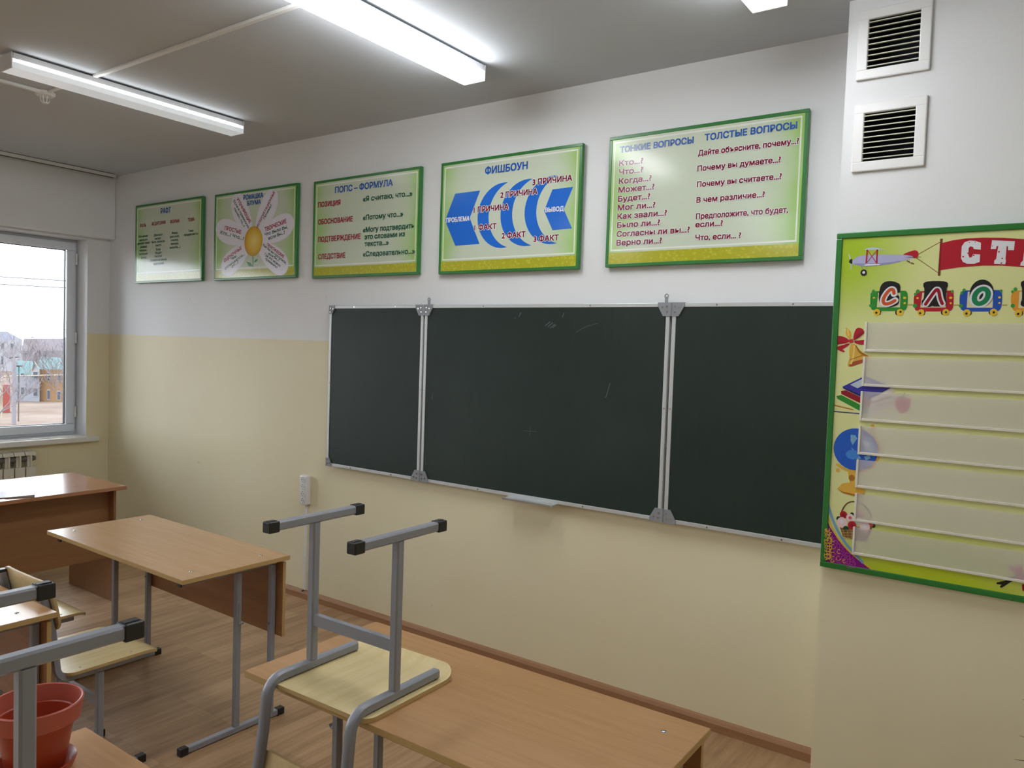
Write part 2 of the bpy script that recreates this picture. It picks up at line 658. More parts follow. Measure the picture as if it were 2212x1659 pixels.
 (4.5693, 1.8741)], 0.0102)], [('c', 'black', (4.6824, 1.9076), 0.0347, 0.0459),
 ('l', 'white', [(4.701, 1.8978),
 (4.6991, 1.8915),
 (4.6961, 1.8855),
 (4.6921, 1.8805),
 (4.6874, 1.8766),
 (4.6823, 1.8742),
 (4.6773, 1.8733),
 (4.6725, 1.8742),
 (4.6684, 1.8767),
 (4.6653, 1.8807),
 (4.6633, 1.8859),
 (4.6626, 1.8919),
 (4.6632, 1.8983),
 (4.6651, 1.9047),
 (4.6682, 1.9106),
 (4.6723, 1.9157),
 (4.677, 1.9195),
 (4.682, 1.9219),
 (4.6871, 1.9227),
 (4.6918, 1.9217),
 (4.6958, 1.9192),
 (4.6989, 1.9152),
 (4.7009, 1.9101),
 (4.7016, 1.9042),
 (4.701, 1.8978)], 0.028),
 ('l', 'emerald', [(4.701, 1.8978),
 (4.6991, 1.8915),
 (4.6961, 1.8855),
 (4.6921, 1.8805),
 (4.6874, 1.8766),
 (4.6823, 1.8742),
 (4.6773, 1.8733),
 (4.6725, 1.8742),
 (4.6684, 1.8767),
 (4.6653, 1.8807),
 (4.6633, 1.8859),
 (4.6626, 1.8919),
 (4.6632, 1.8983),
 (4.6651, 1.9047),
 (4.6682, 1.9106),
 (4.6723, 1.9157),
 (4.677, 1.9195),
 (4.682, 1.9219),
 (4.6871, 1.9227),
 (4.6918, 1.9217),
 (4.6958, 1.9192),
 (4.6989, 1.9152),
 (4.7009, 1.9101),
 (4.7016, 1.9042),
 (4.701, 1.8978)], 0.0155)], [('p', 'black', [(4.7913, 1.9495),
 (4.8423, 1.9483),
 (4.8574, 1.9326),
 (4.8554, 1.9096),
 (4.8479, 1.9021),
 (4.8614, 1.8866),
 (4.8594, 1.8636),
 (4.8471, 1.856),
 (4.7939, 1.862),
 (4.793, 1.8795),
 (4.7967, 1.8834),
 (4.7945, 1.9261),
 (4.7903, 1.9301)]),
 ('l', 'white', [(4.8111, 1.8697),
 (4.815, 1.918),
 (4.8341, 1.9215),
 (4.8383, 1.9022),
 (4.8194, 1.8948),
 (4.8423, 1.8868),
 (4.8369, 1.8676),
 (4.8111, 1.8697)], 0.0142),
 ('l', 'lilac2', [(4.8111, 1.8697),
 (4.815, 1.918),
 (4.8341, 1.9215),
 (4.8383, 1.9022),
 (4.8194, 1.8948),
 (4.8423, 1.8868),
 (4.8369, 1.8676),
 (4.8111, 1.8697)], 0.0071)]],
 'coupling': [('l', 'tan', [(4.4627, 1.8707),
 (4.4816, 1.8706)], 0.0048),
 ('l', 'tan', [(4.6033, 1.869),
 (4.621, 1.8689)], 0.0046),
 ('l', 'tan', [(4.7427, 1.8682),
 (4.757, 1.8681)], 0.0044)],
 'bell': [('p', 'gold', [(4.2624, 1.7916),
 (4.2682, 1.787),
 (4.2773, 1.7801),
 (4.2844, 1.7685),
 (4.2842, 1.7498),
 (4.2768, 1.7462),
 (4.2686, 1.7566),
 (4.2629, 1.7682),
 (4.2645, 1.7799)]),
 ('p', 'gold', [(4.2802, 1.7217),
 (4.2863, 1.7312),
 (4.2971, 1.7314),
 (4.3064, 1.72),
 (4.3157, 1.7063),
 (4.3314, 1.6952),
 (4.3489, 1.6865),
 (4.3494, 1.6773),
 (4.3264, 1.6649),
 (4.3032, 1.6524),
 (4.2839, 1.6465),
 (4.275, 1.649),
 (4.2784, 1.6678),
 (4.2823, 1.6773),
 (4.2791, 1.6983)]),
 ('p', 'golddark', [(4.2972, 1.7303),
 (4.3064, 1.72),
 (4.3157, 1.7063),
 (4.3314, 1.6952),
 (4.3489, 1.6865),
 (4.3274, 1.6881),
 (4.3118, 1.6993),
 (4.3023, 1.7153)]),
 ('p', 'rust', [(4.2792, 1.6515),
 (4.2896, 1.6636),
 (4.3088, 1.6713),
 (4.3323, 1.6767),
 (4.3494, 1.6773),
 (4.3328, 1.6663),
 (4.3053, 1.6537),
 (4.2839, 1.6465)]),
 ('p', 'red', [(4.2768, 1.745),
 (4.2609, 1.7553),
 (4.2408, 1.7596),
 (4.2332, 1.7548),
 (4.2325, 1.7371),
 (4.2379, 1.7266),
 (4.2554, 1.7317),
 (4.2795, 1.7357)]),
 ('p', 'darkred', [(4.233, 1.7359),
 (4.2508, 1.7363),
 (4.2708, 1.7332),
 (4.2511, 1.7292),
 (4.2339, 1.7258)]),
 ('p', 'red', [(4.2897, 1.7499),
 (4.2929, 1.7733),
 (4.3018, 1.7908),
 (4.3182, 1.7875),
 (4.3273, 1.7772),
 (4.315, 1.7643),
 (4.3006, 1.7501),
 (4.2945, 1.7407)]),
 ('p', 'darkred', [(4.2944, 1.743),
 (4.3042, 1.7641),
 (4.3261, 1.7784),
 (4.3266, 1.7691),
 (4.3091, 1.7526)]),
 ('p', 'red', [(4.2774, 1.7333),
 (4.2579, 1.7259),
 (4.2339, 1.7182),
 (4.2338, 1.71),
 (4.2615, 1.6978),
 (4.2661, 1.7038),
 (4.2521, 1.7093),
 (4.2672, 1.7167),
 (4.2798, 1.7287)]),
 ('p', 'red', [(4.2944, 1.743),
 (4.3096, 1.7433),
 (4.3288, 1.746),
 (4.3372, 1.7508),
 (4.3433, 1.7348),
 (4.3297, 1.7276),
 (4.3125, 1.7283),
 (4.2949, 1.7337)]),
 ('p', 'red2', [(4.2757, 1.7462),
 (4.2897, 1.7488),
 (4.2926, 1.736),
 (4.2796, 1.7322)]),
 ('l', 'goldlight', [(4.2954, 1.7221),
 (4.2954, 1.7011),
 (4.2934, 1.6754),
 (4.2876, 1.6588)], 0.0059),
 ('l', 'goldlight', [(4.2706, 1.7823),
 (4.2739, 1.759)], 0.004),
 ('l', 'golddark', [(4.2826, 1.6727),
 (4.3018, 1.6803),
 (4.3315, 1.6929)], 0.0023)],
 'books': [('p', 'green', [(4.2428, 1.5377),
 (4.2603, 1.5424),
 (4.3541, 1.4971),
 (4.3508, 1.476),
 (4.2477, 1.5274)]),
 ('p', 'page', [(4.3502, 1.4899),
 (4.4425, 1.533),
 (4.443, 1.5217),
 (4.3551, 1.4763)]),
 ('p', 'darkred', [(4.2585, 1.5564),
 (4.2749, 1.5609),
 (4.3613, 1.5231),
 (4.3581, 1.502),
 (4.2602, 1.5459)]),
 ('p', 'page', [(4.3586, 1.5137),
 (4.4424, 1.5558),
 (4.444, 1.5445),
 (4.3625, 1.5)]),
 ('p', 'blue2', [(4.2622, 1.5731),
 (4.3353, 1.6154),
 (4.4297, 1.5823),
 (4.3586, 1.5345)]),
 ('p', 'navy', [(4.2622, 1.5731),
 (4.3586, 1.5345),
 (4.3591, 1.5253),
 (4.2658, 1.5663)]),
 ('p', 'sky', [(4.2882, 1.5816),
 (4.3273, 1.6046),
 (4.3639, 1.5995),
 (4.3138, 1.5701)]),
 ('p', 'page', [(4.3619, 1.5324),
 (4.4319, 1.579),
 (4.4367, 1.5668),
 (4.3678, 1.5212)]),
 ('l', 'rust', [(4.3678, 1.5208),
 (4.4424, 1.5546)], 0.0023),
 ('l', 'rust', [(4.3625, 1.4996),
 (4.4425, 1.5319)], 0.0018)],
 'apple': [('p', 'apple', [(4.4384, 1.5328),
 (4.444, 1.5434),
 (4.4562, 1.5464),
 (4.4645, 1.5435),
 (4.4744, 1.5482),
 (4.4867, 1.5449),
 (4.4913, 1.534),
 (4.4882, 1.5158),
 (4.4791, 1.4948),
 (4.4712, 1.4908),
 (4.459, 1.4899),
 (4.4461, 1.5015),
 (4.4391, 1.5192)]),
 ('l', 'brown', [(4.4635, 1.5435),
 (4.4649, 1.5549),
 (4.4677, 1.5607)], 0.003),
 ('p', 'leaf', [(4.4517, 1.5541),
 (4.4622, 1.549),
 (4.4614, 1.5433),
 (4.453, 1.5473)]),
 ('c', 'coral2', (4.4507, 1.5324), 0.0057, 0.0081)],
 'pencil': [('l', 'pencil', [(4.2332, 1.5039),
 (4.3036, 1.4911)], 0.0047),
 ('l', 'navy', [(4.2333, 1.4801),
 (4.3249, 1.4787)], 0.0036)],
 'protractor': [('l', 'page', [(4.3576, 1.4684),
 (4.3889, 1.4789),
 (4.4242, 1.485),
 (4.4466, 1.4719)], 0.0067)],
 'globe': [('l', 'gold', [(4.3561, 1.4135),
 (4.3855, 1.3905),
 (4.4012, 1.3579),
 (4.3953, 1.3197),
 (4.3689, 1.2824),
 (4.3284, 1.2638),
 (4.286, 1.2692),
 (4.2589, 1.2854)], 0.0099),
 ('c', 'gold', (4.3713, 1.4361), 0.0069, 0.0075),
 ('c', 'gold', (4.2616, 1.2646), 0.0069, 0.0074),
 ('l', 'gold', [(4.3623, 1.4157),
 (4.3694, 1.4301)], 0.0072),
 ('p', 'gold', [(4.2962, 1.2617),
 (4.3219, 1.2647),
 (4.3222, 1.2265),
 (4.3045, 1.2243)]),
 ('c', 'golddark', (4.3107, 1.2425), 0.0106, 0.0114),
 ('p', 'gold', [(4.2633, 1.1961),
 (4.2787, 1.2175),
 (4.298, 1.2234),
 (4.3238, 1.2267),
 (4.3434, 1.2205),
 (4.3588, 1.1984),
 (4.3517, 1.1818),
 (4.3198, 1.1774),
 (4.2837, 1.183)]),
 ('p', 'golddark', [(4.2633, 1.1961),
 (4.2834, 1.1882),
 (4.3194, 1.1843),
 (4.3576, 1.1913),
 (4.3517, 1.1818),
 (4.3198, 1.1774),
 (4.2837, 1.183)]),
 ('c', 'globeblue', (4.3185, 1.3477), 0.0756, 0.0767),
 ('p', 'sky2', [(4.3352, 1.3857),
 (4.3665, 1.3938),
 (4.3772, 1.3691),
 (4.3871, 1.3599),
 (4.3755, 1.3398),
 (4.3629, 1.3402),
 (4.3491, 1.3629),
 (4.3362, 1.3651)]),
 ('p', 'sky2', [(4.3029, 1.3548),
 (4.3131, 1.3454),
 (4.323, 1.3395),
 (4.3386, 1.3169),
 (4.326, 1.3121),
 (4.3155, 1.3283)]),
 ('p', 'sky2', [(4.2991, 1.3997),
 (4.3152, 1.3994),
 (4.3222, 1.3879),
 (4.3074, 1.3622),
 (4.3001, 1.3789)]),
 ('p', 'sky2', [(4.3478, 1.3248),
 (4.3664, 1.332),
 (4.3702, 1.3204),
 (4.3548, 1.3118)]),
 ('c', 'globelight', (4.3091, 1.3276), 0.0224, 0.0173),
 ('c', 'sky', (4.355, 1.3704), 0.0114, 0.0103)],
 'basket': [('l', 'brown', [(4.2799, 1.0927),
 (4.2834, 1.1214),
 (4.2985, 1.1482),
 (4.3207, 1.1584),
 (4.3466, 1.1551),
 (4.3698, 1.1377),
 (4.3839, 1.1087)], 0.0048),
 ('p', 'wicker', [(4.2784, 1.0572),
 (4.3887, 1.075),
 (4.3725, 1.0187),
 (4.3472, 1.0143),
 (4.2916, 1.0224)]),
 ('c', 'darkleaf', (4.2736, 1.0865), 0.0085, 0.0091),
 ('c', 'darkleaf', (4.3917, 1.0789), 0.0068, 0.0075),
 ('c', 'darkleaf', (4.3183, 1.1091), 0.0071, 0.0076),
 ('c', 'red', (4.2893, 1.103), 0.013, 0.014),
 ('c', 'rose', (4.2858, 1.0743), 0.0178, 0.0193),
 ('c', 'rose', (4.3125, 1.096), 0.0135, 0.0146),
 ('c', 'coral', (4.3424, 1.111), 0.0143, 0.0155),
 ('c', 'darkleaf', (4.2999, 1.0536), 0.0097, 0.0104),
 ('c', 'red', (4.3203, 1.0692), 0.0144, 0.0156),
 ('c', 'white', (4.3418, 1.0901), 0.0128, 0.0139),
 ('c', 'coral', (4.3786, 1.0872), 0.0141, 0.0155),
 ('c', 'rose', (4.3636, 1.0709), 0.0173, 0.0189),
 ('c', 'white', (4.284, 1.0775), 0.0071, 0.0077),
 ('c', 'white', (4.3628, 1.0743), 0.0069, 0.0076),
 ('l', 'tan', [(4.2832, 1.0456),
 (4.3856, 1.0624)], 0.0017),
 ('l', 'tan', [(4.286, 1.0362),
 (4.3826, 1.0522)], 0.0017),
 ('l', 'tan', [(4.2888, 1.0268),
 (4.3796, 1.042)], 0.0016),
 ('l', 'tan', [(4.2915, 1.0174),
 (4.3766, 1.0318)], 0.0017),
 ('l', 'tan', [(4.2903, 1.0486),
 (4.3003, 1.0115)], 0.0017),
 ('l', 'tan', [(4.3049, 1.051),
 (4.3107, 1.0133)], 0.0017),
 ('l', 'tan', [(4.3195, 1.0533),
 (4.321, 1.0151)], 0.0017),
 ('l', 'tan', [(4.3339, 1.0557),
 (4.3313, 1.0168)], 0.0017),
 ('l', 'tan', [(4.3482, 1.058),
 (4.3415, 1.0186)], 0.0016),
 ('l', 'tan', [(4.3625, 1.0603),
 (4.3517, 1.0203)], 0.0016),
 ('l', 'tan', [(4.3767, 1.0627),
 (4.3619, 1.022)], 0.0017),
 ('c', 'darkred', (4.2893, 1.103), 0.0052, 0.0056),
 ('c', 'coral', (4.3125, 1.096), 0.0051, 0.0056),
 ('c', 'darkred', (4.3203, 1.0692), 0.0058, 0.0062),
 ('c', 'red', (4.3424, 1.111), 0.0057, 0.0062)],
 'ornament': [('p', 'purple', [(4.2277, 1.0918),
 (4.2438, 1.0516),
 (4.2759, 1.0073),
 (4.3205, 0.9659),
 (4.3704, 0.9332),
 (4.4063, 0.9124),
 (4.2342, 0.918)]),
 ('l', 'yellow', [(4.2282, 1.1097),
 (4.2469, 1.0557),
 (4.2828, 1.0014),
 (4.3272, 0.9618),
 (4.3769, 0.931),
 (4.4063, 0.9124)], 0.0051),
 ('l', 'sky2', [(4.2294, 1.1526),
 (4.241, 1.1081),
 (4.2636, 1.0548),
 (4.2958, 1.0037),
 (4.3368, 0.9653),
 (4.3621, 0.9403)], 0.009),
 ('l', 'gold', [(4.2331, 1.031),
 (4.2379, 1.0324),
 (4.2423, 1.0305),
 (4.2446, 1.0262),
 (4.244, 1.0209),
 (4.2406, 1.0167),
 (4.2357, 1.0152),
 (4.2313, 1.017),
 (4.2289, 1.0213)], 0.0031),
 ('l', 'gold', [(4.2331, 0.9979),
 (4.2355, 1.0043),
 (4.2408, 1.0083),
 (4.2469, 1.0084),
 (4.2515, 1.0047),
 (4.253, 0.9985),
 (4.2507, 0.9922),
 (4.2455, 0.9881),
 (4.2394, 0.9878)], 0.0031),
 ('l', 'gold', [(4.2483, 0.9825),
 (4.253, 0.9776),
 (4.2538, 0.9703),
 (4.2504, 0.9634),
 (4.2441, 0.9595),
 (4.2372, 0.9601),
 (4.2324, 0.9649),
 (4.2315, 0.9722),
 (4.2348, 0.9792)], 0.003),
 ('l', 'gold', [(4.2382, 0.9493),
 (4.2444, 0.951),
 (4.2498, 0.9482),
 (4.2518, 0.9421),
 (4.2496, 0.9355),
 (4.2442, 0.9314),
 (4.238, 0.9317),
 (4.2338, 0.9362),
 (4.2336, 0.9429)], 0.0031),
 ('l', 'gold', [(4.2679, 0.9812),
 (4.2668, 0.9764),
 (4.2633, 0.9729),
 (4.2588, 0.9721),
 (4.2551, 0.9742),
 (4.2534, 0.9785),
 (4.2545, 0.9833),
 (4.2579, 0.9868),
 (4.2623, 0.9877)], 0.0031),
 ('l', 'gold', [(4.265, 0.9451),
 (4.2604, 0.9429),
 (4.2557, 0.9439),
 (4.2528, 0.9478),
 (4.2528, 0.953),
 (4.2556, 0.9577),
 (4.2603, 0.9599),
 (4.2649, 0.959),
 (4.2679, 0.9551)], 0.0031),
 ('l', 'gold', [(4.2647, 1.0054),
 (4.2642, 1.0026),
 (4.2625, 1.0003),
 (4.2601, 0.999),
 (4.2575, 0.999),
 (4.2554, 1.0004),
 (4.2542, 1.0028),
 (4.2544, 1.0056),
 (4.2558, 1.0082)], 0.003),
 ('l', 'gold', [(4.2851, 0.9606),
 (4.282, 0.9589),
 (4.2788, 0.9589),
 (4.2762, 0.9607),
 (4.2748, 0.9637),
 (4.275, 0.9672),
 (4.2767, 0.9704),
 (4.2795, 0.9724),
 (4.2828, 0.9729)], 0.0031),
 ('l', 'gold', [(4.2886, 0.9424),
 (4.2874, 0.9372),
 (4.2837, 0.9334),
 (4.2788, 0.9325),
 (4.2747, 0.9348),
 (4.2729, 0.9394),
 (4.2741, 0.9446),
 (4.2778, 0.9484),
 (4.2826, 0.9494)], 0.0031),
 ('l', 'gold', [(4.2651, 0.9292),
 (4.2643, 0.9257),
 (4.2618, 0.9232),
 (4.2585, 0.9225),
 (4.2558, 0.924),
 (4.2546, 0.9271),
 (4.2554, 0.9306),
 (4.2578, 0.9332),
 (4.2611, 0.9339)], 0.0031),
 ('l', 'gold', [(4.3059, 0.9297),
 (4.3032, 0.9282),
 (4.3004, 0.9282),
 (4.298, 0.9298),
 (4.2968, 0.9324),
 (4.2969, 0.9356),
 (4.2985, 0.9385),
 (4.301, 0.9403),
 (4.3039, 0.9407)], 0.003),
 ('l', 'gold', [(4.2407, 1.0387),
 (4.24, 1.0357),
 (4.2378, 1.0335),
 (4.2349, 1.033),
 (4.2325, 1.0344),
 (4.2314, 1.0371),
 (4.2321, 1.0401),
 (4.2343, 1.0424),
 (4.2372, 1.0429)], 0.0031),
 ('l', 'gold', [(4.2357, 1.0374),
 (4.2337, 1.0356),
 (4.2313, 1.0354),
 (4.2294, 1.037),
 (4.2291, 1.0396),
 (4.2305, 1.042),
 (4.2329, 1.0431)], 0.0024),
 ('l', 'gold', [(4.2358, 1.0255),
 (4.2331, 1.0242),
 (4.2305, 1.025),
 (4.2292, 1.0274),
 (4.2297, 1.0304),
 (4.2318, 1.0325),
 (4.2346, 1.0328)], 0.0024),
 ('l', 'gold', [(4.2314, 1.0153),
 (4.2305, 1.0173),
 (4.2311, 1.0196),
 (4.2329, 1.0211),
 (4.2351, 1.0212),
 (4.2366, 1.0197),
 (4.2368, 1.0174)], 0.0024),
 ('l', 'gold', [(4.2344, 1.0132),
 (4.2379, 1.0121),
 (4.2396, 1.0087),
 (4.2388, 1.0047),
 (4.2358, 1.002),
 (4.2321, 1.0017),
 (4.2294, 1.0041)], 0.0024),
 ('l', 'gold', [(4.2362, 0.9917),
 (4.2327, 0.9915),
 (4.2302, 0.9938),
 (4.2298, 0.9974),
 (4.2317, 1.0007),
 (4.2351, 1.0021),
 (4.2382, 1.001)], 0.0024),
 ('l', 'gold', [(4.2351, 0.9814),
 (4.2323, 0.9822),
 (4.2309, 0.985),
 (4.2315, 0.9882),
 (4.2339, 0.9905),
 (4.237, 0.9907),
 (4.2392, 0.9887)], 0.0024),
 ('l', 'gold', [(4.2387, 0.9738),
 (4.2368, 0.9721),
 (4.2344, 0.9719),
 (4.2327, 0.9735),
 (4.2324, 0.976),
 (4.2337, 0.9782),
 (4.236, 0.9792)], 0.0024),
 ('l', 'gold', [(4.2389, 0.9678),
 (4.2399, 0.9656),
 (4.2392, 0.963),
 (4.2371, 0.9613),
 (4.2347, 0.9613),
 (4.233, 0.9629),
 (4.2329, 0.9655)], 0.0023),
 ('l', 'gold', [(4.2372, 0.9599),
 (4.2405, 0.9587),
 (4.242, 0.9554),
 (4.2411, 0.9516),
 (4.2382, 0.9491),
 (4.2346, 0.9489),
 (4.2321, 0.9513)], 0.0024),
 ('l', 'gold', [(4.2396, 0.939),
 (4.2361, 0.9381),
 (4.2332, 0.9399),
 (4.2322, 0.9434),
 (4.2336, 0.947),
 (4.2368, 0.949),
 (4.2402, 0.9486)], 0.0024),
 ('l', 'gold', [(4.2346, 0.9348),
 (4.2367, 0.9368),
 (4.2393, 0.937),
 (4.2413, 0.9353),
 (4.2416, 0.9326),
 (4.2402, 0.93),
 (4.2376, 0.9289)], 0.0024),
 ('l', 'gold', [(4.2441, 1.0459),
 (4.2466, 1.0438),
 (4.2471, 1.0402),
 (4.2454, 1.037),
 (4.2422, 1.0354),
 (4.239, 1.0364),
 (4.2374, 1.0394)], 0.0024),
 ('l', 'gold', [(4.2476, 1.0281),
 (4.2449, 1.0251),
 (4.2413, 1.0245),
 (4.2383, 1.0266),
 (4.2375, 1.0303),
 (4.2392, 1.0339),
 (4.2426, 1.0358)], 0.0024),
 ('l', 'gold', [(4.2403, 1.0229),
 (4.2432, 1.0245),
 (4.2462, 1.0237),
 (4.2478, 1.0211),
 (4.2474, 1.0177),
 (4.245, 1.0152),
 (4.2419, 1.0147)], 0.0024),
 ('l', 'gold', [(4.2462, 1.0053),
 (4.2432, 1.0043),
 (4.2406, 1.0055),
 (4.2395, 1.0083),
 (4.2405, 1.0115),
 (4.243, 1.0134),
 (4.246, 1.0133)], 0.0024),
 ('l', 'gold', [(4.2481, 0.9967),
 (4.246, 0.9944),
 (4.2431, 0.9939),
 (4.2408, 0.9956),
 (4.2402, 0.9985),
 (4.2416, 1.0014),
 (4.2443, 1.0029)], 0.0024),
 ('l', 'gold', [(4.2472, 0.9934),
 (4.2498, 0.9909),
 (4.2502, 0.9869),
 (4.2481, 0.9834),
 (4.2444, 0.9819),
 (4.241, 0.9832),
 (4.2394, 0.9866)], 0.0024),
 ('l', 'gold', [(4.2446, 0.9724),
 (4.242, 0.9737),
 (4.241, 0.9767),
 (4.242, 0.9799),
 (4.2447, 0.9818),
 (4.2477, 0.9816),
 (4.2496, 0.9793)], 0.0024),
 ('l', 'gold', [(4.2407, 0.9673),
 (4.2428, 0.9709),
 (4.2463, 0.9724),
 (4.2497, 0.9712),
 (4.2513, 0.9678),
 (4.2504, 0.9639),
 (4.2474, 0.9612)], 0.0024),
 ('l', 'gold', [(4.2482, 0.9616),
 (4.251, 0.9595),
 (4.2517, 0.9558),
 (4.25, 0.9521),
 (4.2466, 0.9503),
 (4.2431, 0.9511),
 (4.2412, 0.9543)], 0.0023),
 ('l', 'gold', [(4.2437, 0.942),
 (4.2426, 0.9448),
 (4.2436, 0.9479),
 (4.2462, 0.9499),
 (4.2491, 0.9497),
 (4.2511, 0.9475),
 (4.2511, 0.9443)], 0.0024),
 ('l', 'gold', [(4.2437, 0.9315),
 (4.2429, 0.9347),
 (4.2443, 0.9379),
 (4.2471, 0.9397),
 (4.2502, 0.9391),
 (4.2519, 0.9366),
 (4.2516, 0.9332)], 0.0025),
 ('l', 'gold', [(4.2517, 1.0281),
 (4.2497, 1.0292),
 (4.249, 1.0315),
 (4.2499, 1.0339),
 (4.252, 1.0353),
 (4.2543, 1.035),
 (4.2557, 1.0332)], 0.0024),
 ('l', 'gold', [(4.258, 1.0206),
 (4.2561, 1.0172),
 (4.2528, 1.0157),
 (4.2495, 1.0167),
 (4.2479, 1.0199),
 (4.2486, 1.0236),
 (4.2514, 1.0262)], 0.0024),
 ('l', 'gold', [(4.2509, 1.0121),
 (4.2525, 1.0137),
 (4.2547, 1.0138),
 (4.2562, 1.0124),
 (4.2565, 1.0102),
 (4.2553, 1.0082),
 (4.2533, 1.0073)], 0.0024),
 ('l', 'gold', [(4.2503, 0.9997),
 (4.2512, 1.0023),
 (4.2534, 1.0039),
 (4.2559, 1.0037),
 (4.2575, 1.0017),
 (4.2575, 0.999),
 (4.2558, 0.9967)], 0.0024),
 ('l', 'gold', [(4.2527, 0.9851),
 (4.2507, 0.9871),
 (4.2504, 0.9902),
 (4.2521, 0.9929),
 (4.2549, 0.994),
 (4.2575, 0.993),
 (4.2587, 0.9903)], 0.0023),
 ('l', 'gold', [(4.2575, 0.9738),
 (4.2536, 0.9729),
 (4.2505, 0.9748),
 (4.2494, 0.9787),
 (4.251, 0.9826),
 (4.2545, 0.9848),
 (4.2582, 0.9842)], 0.0024),
 ('l', 'gold', [(4.2572, 0.9645),
 (4.2544, 0.964),
 (4.2521, 0.9655),
 (4.2515, 0.9683),
 (4.2528, 0.9712),
 (4.2554, 0.9727),
 (4.258, 0.9721)], 0.0024),
 ('l', 'gold', [(4.2559, 0.9527),
 (4.2529, 0.9536),
 (4.2515, 0.9565),
 (4.2521, 0.9599),
 (4.2547, 0.9623),
 (4.2579, 0.9626),
 (4.2602, 0.9605)], 0.0024),
 ('l', 'gold', [(4.2555, 0.9511),
 (4.2582, 0.9512),
 (4.2601, 0.9495),
 (4.2604, 0.9466),
 (4.2589, 0.944),
 (4.2563, 0.9429),
 (4.2538, 0.9438)], 0.0024),
 ('l', 'gold', [(4.2533, 0.9367),
 (4.2546, 0.9394),
 (4.2571, 0.9407),
 (4.2595, 0.9401),
 (4.2609, 0.9378),
 (4.2604, 0.935),
 (4.2584, 0.9329)], 0.0023),
 ('l', 'orchid', [(4.2671, 1.0203),
 (4.2642, 1.0175),
 (4.2605, 1.0172),
 (4.2578, 1.0195),
 (4.2573, 1.0234),
 (4.2592, 1.027),
 (4.2627, 1.0285)], 0.0024),
 ('l', 'orchid', [(4.2638, 1.0091),
 (4.2617, 1.009),
 (4.2602, 1.0105),
 (4.26, 1.0128),
 (4.2613, 1.0148),
 (4.2634, 1.0156),
 (4.2653, 1.0148)], 0.0024),
 ('l', 'orchid', [(4.2592, 1.0037),
 (4.2618, 1.0065),
 (4.2652, 1.0069),
 (4.2678, 1.0049),
 (4.2685, 1.0014),
 (4.2668, 0.998),
 (4.2636, 0.9963)], 0.0023),
 ('l', 'orchid', [(4.2628, 0.9874),
 (4.2609, 0.9889),
 (4.2606, 0.9914),
 (4.2618, 0.9939),
 (4.2642, 0.995),
 (4.2665, 0.9943),
 (4.2676, 0.9921)], 0.0024),
 ('l', 'orchid', [(4.2615, 0.9786),
 (4.2613, 0.9811),
 (4.2626, 0.9834),
 (4.2649, 0.9843),
 (4.267, 0.9835),
 (4.268, 0.9813),
 (4.2674, 0.9788)], 0.0024),
 ('l', 'orchid', [(4.2634, 0.9726),
 (4.2655, 0.9734),
 (4.2674, 0.9726),
 (4.2682, 0.9706),
 (4.2676, 0.9683),
 (4.2658, 0.9669),
 (4.2637, 0.9669)], 0.0024),
 ('l', 'orchid', [(4.27, 0.9633),
 (4.2709, 0.9596),
 (4.2694, 0.9559),
 (4.2661, 0.9538),
 (4.2625, 0.9544),
 (4.2605, 0.9574),
 (4.2608, 0.9614)], 0.0024),
 ('l', 'orchid', [(4.2703, 0.9523),
 (4.271, 0.9489),
 (4.2695, 0.9455),
 (4.2664, 0.9437),
 (4.2632, 0.9443),
 (4.2614, 0.9472),
 (4.2618, 0.9508)], 0.0024),
 ('l', 'orchid', [(4.2663, 0.9351),
 (4.2645, 0.9358),
 (4.2637, 0.9378),
 (4.2643, 0.94),
 (4.266, 0.9414),
 (4.268, 0.9414),
 (4.2695, 0.94)], 0.0024),
 ('l', 'orchid', [(4.272, 1.0196),
 (4.2756, 1.0191),
 (4.2779, 1.0161),
 (4.2776, 1.012),
 (4.275, 1.0088),
 (4.2713, 1.008),
 (4.2681, 1.0099)], 0.0023),
 ('l', 'orchid', [(4.2763, 1.0064),
 (4.2771, 1.0037),
 (4.2761, 1.0008),
 (4.2737, 0.9991),
 (4.271, 0.9994),
 (4.2693, 1.0015),
 (4.2694, 1.0045)], 0.0024),
 ('l', 'orchid', [(4.2743, 0.9977),
 (4.277, 0.9965),
 (4.2782, 0.9935),
 (4.2772, 0.9901),
 (4.2745, 0.9881),
 (4.2714, 0.9882),
 (4.2693, 0.9905)], 0.0024),
 ('l', 'orchid', [(4.2758, 0.9789),
 (4.2733, 0.9782),
 (4.2712, 0.9795),
 (4.2704, 0.982),
 (4.2714, 0.9847),
 (4.2737, 0.9862),
 (4.2762, 0.9858)], 0.0024),
 ('l', 'orchid', [(4.2776, 0.969),
 (4.2751, 0.9674),
 (4.2723, 0.9678),
 (4.2707, 0.97),
 (4.2709, 0.9731),
 (4.2729, 0.9755),
 (4.2757, 0.9761)], 0.0024),
 ('l', 'orchid', [(4.2785, 0.9639),
 (4.2791, 0.9611),
 (4.2778, 0.9584),
 (4.2753, 0.9569),
 (4.2727, 0.9575),
 (4.2713, 0.9598),
 (4.2717, 0.9628)], 0.0024),
 ('l', 'orchid', [(4.2795, 0.9511),
 (4.2786, 0.9484),
 (4.2763, 0.9467),
 (4.2737, 0.9469),
 (4.2721, 0.9488),
 (4.2721, 0.9517),
 (4.2738, 0.954)], 0.0023),
 ('l', 'orchid', [(4.278, 0.9376),
 (4.2759, 0.9368),
 (4.274, 0.9375),
 (4.2731, 0.9395),
 (4.2737, 0.9417),
 (4.2755, 0.9432),
 (4.2776, 0.9433)], 0.0024),
 ('l', 'orchid', [(4.2741, 0.9246),
 (4.272, 0.9273),
 (4.2721, 0.931),
 (4.2744, 0.934),
 (4.2778, 0.935),
 (4.2807, 0.9334),
 (4.2817, 0.93)], 0.0023),
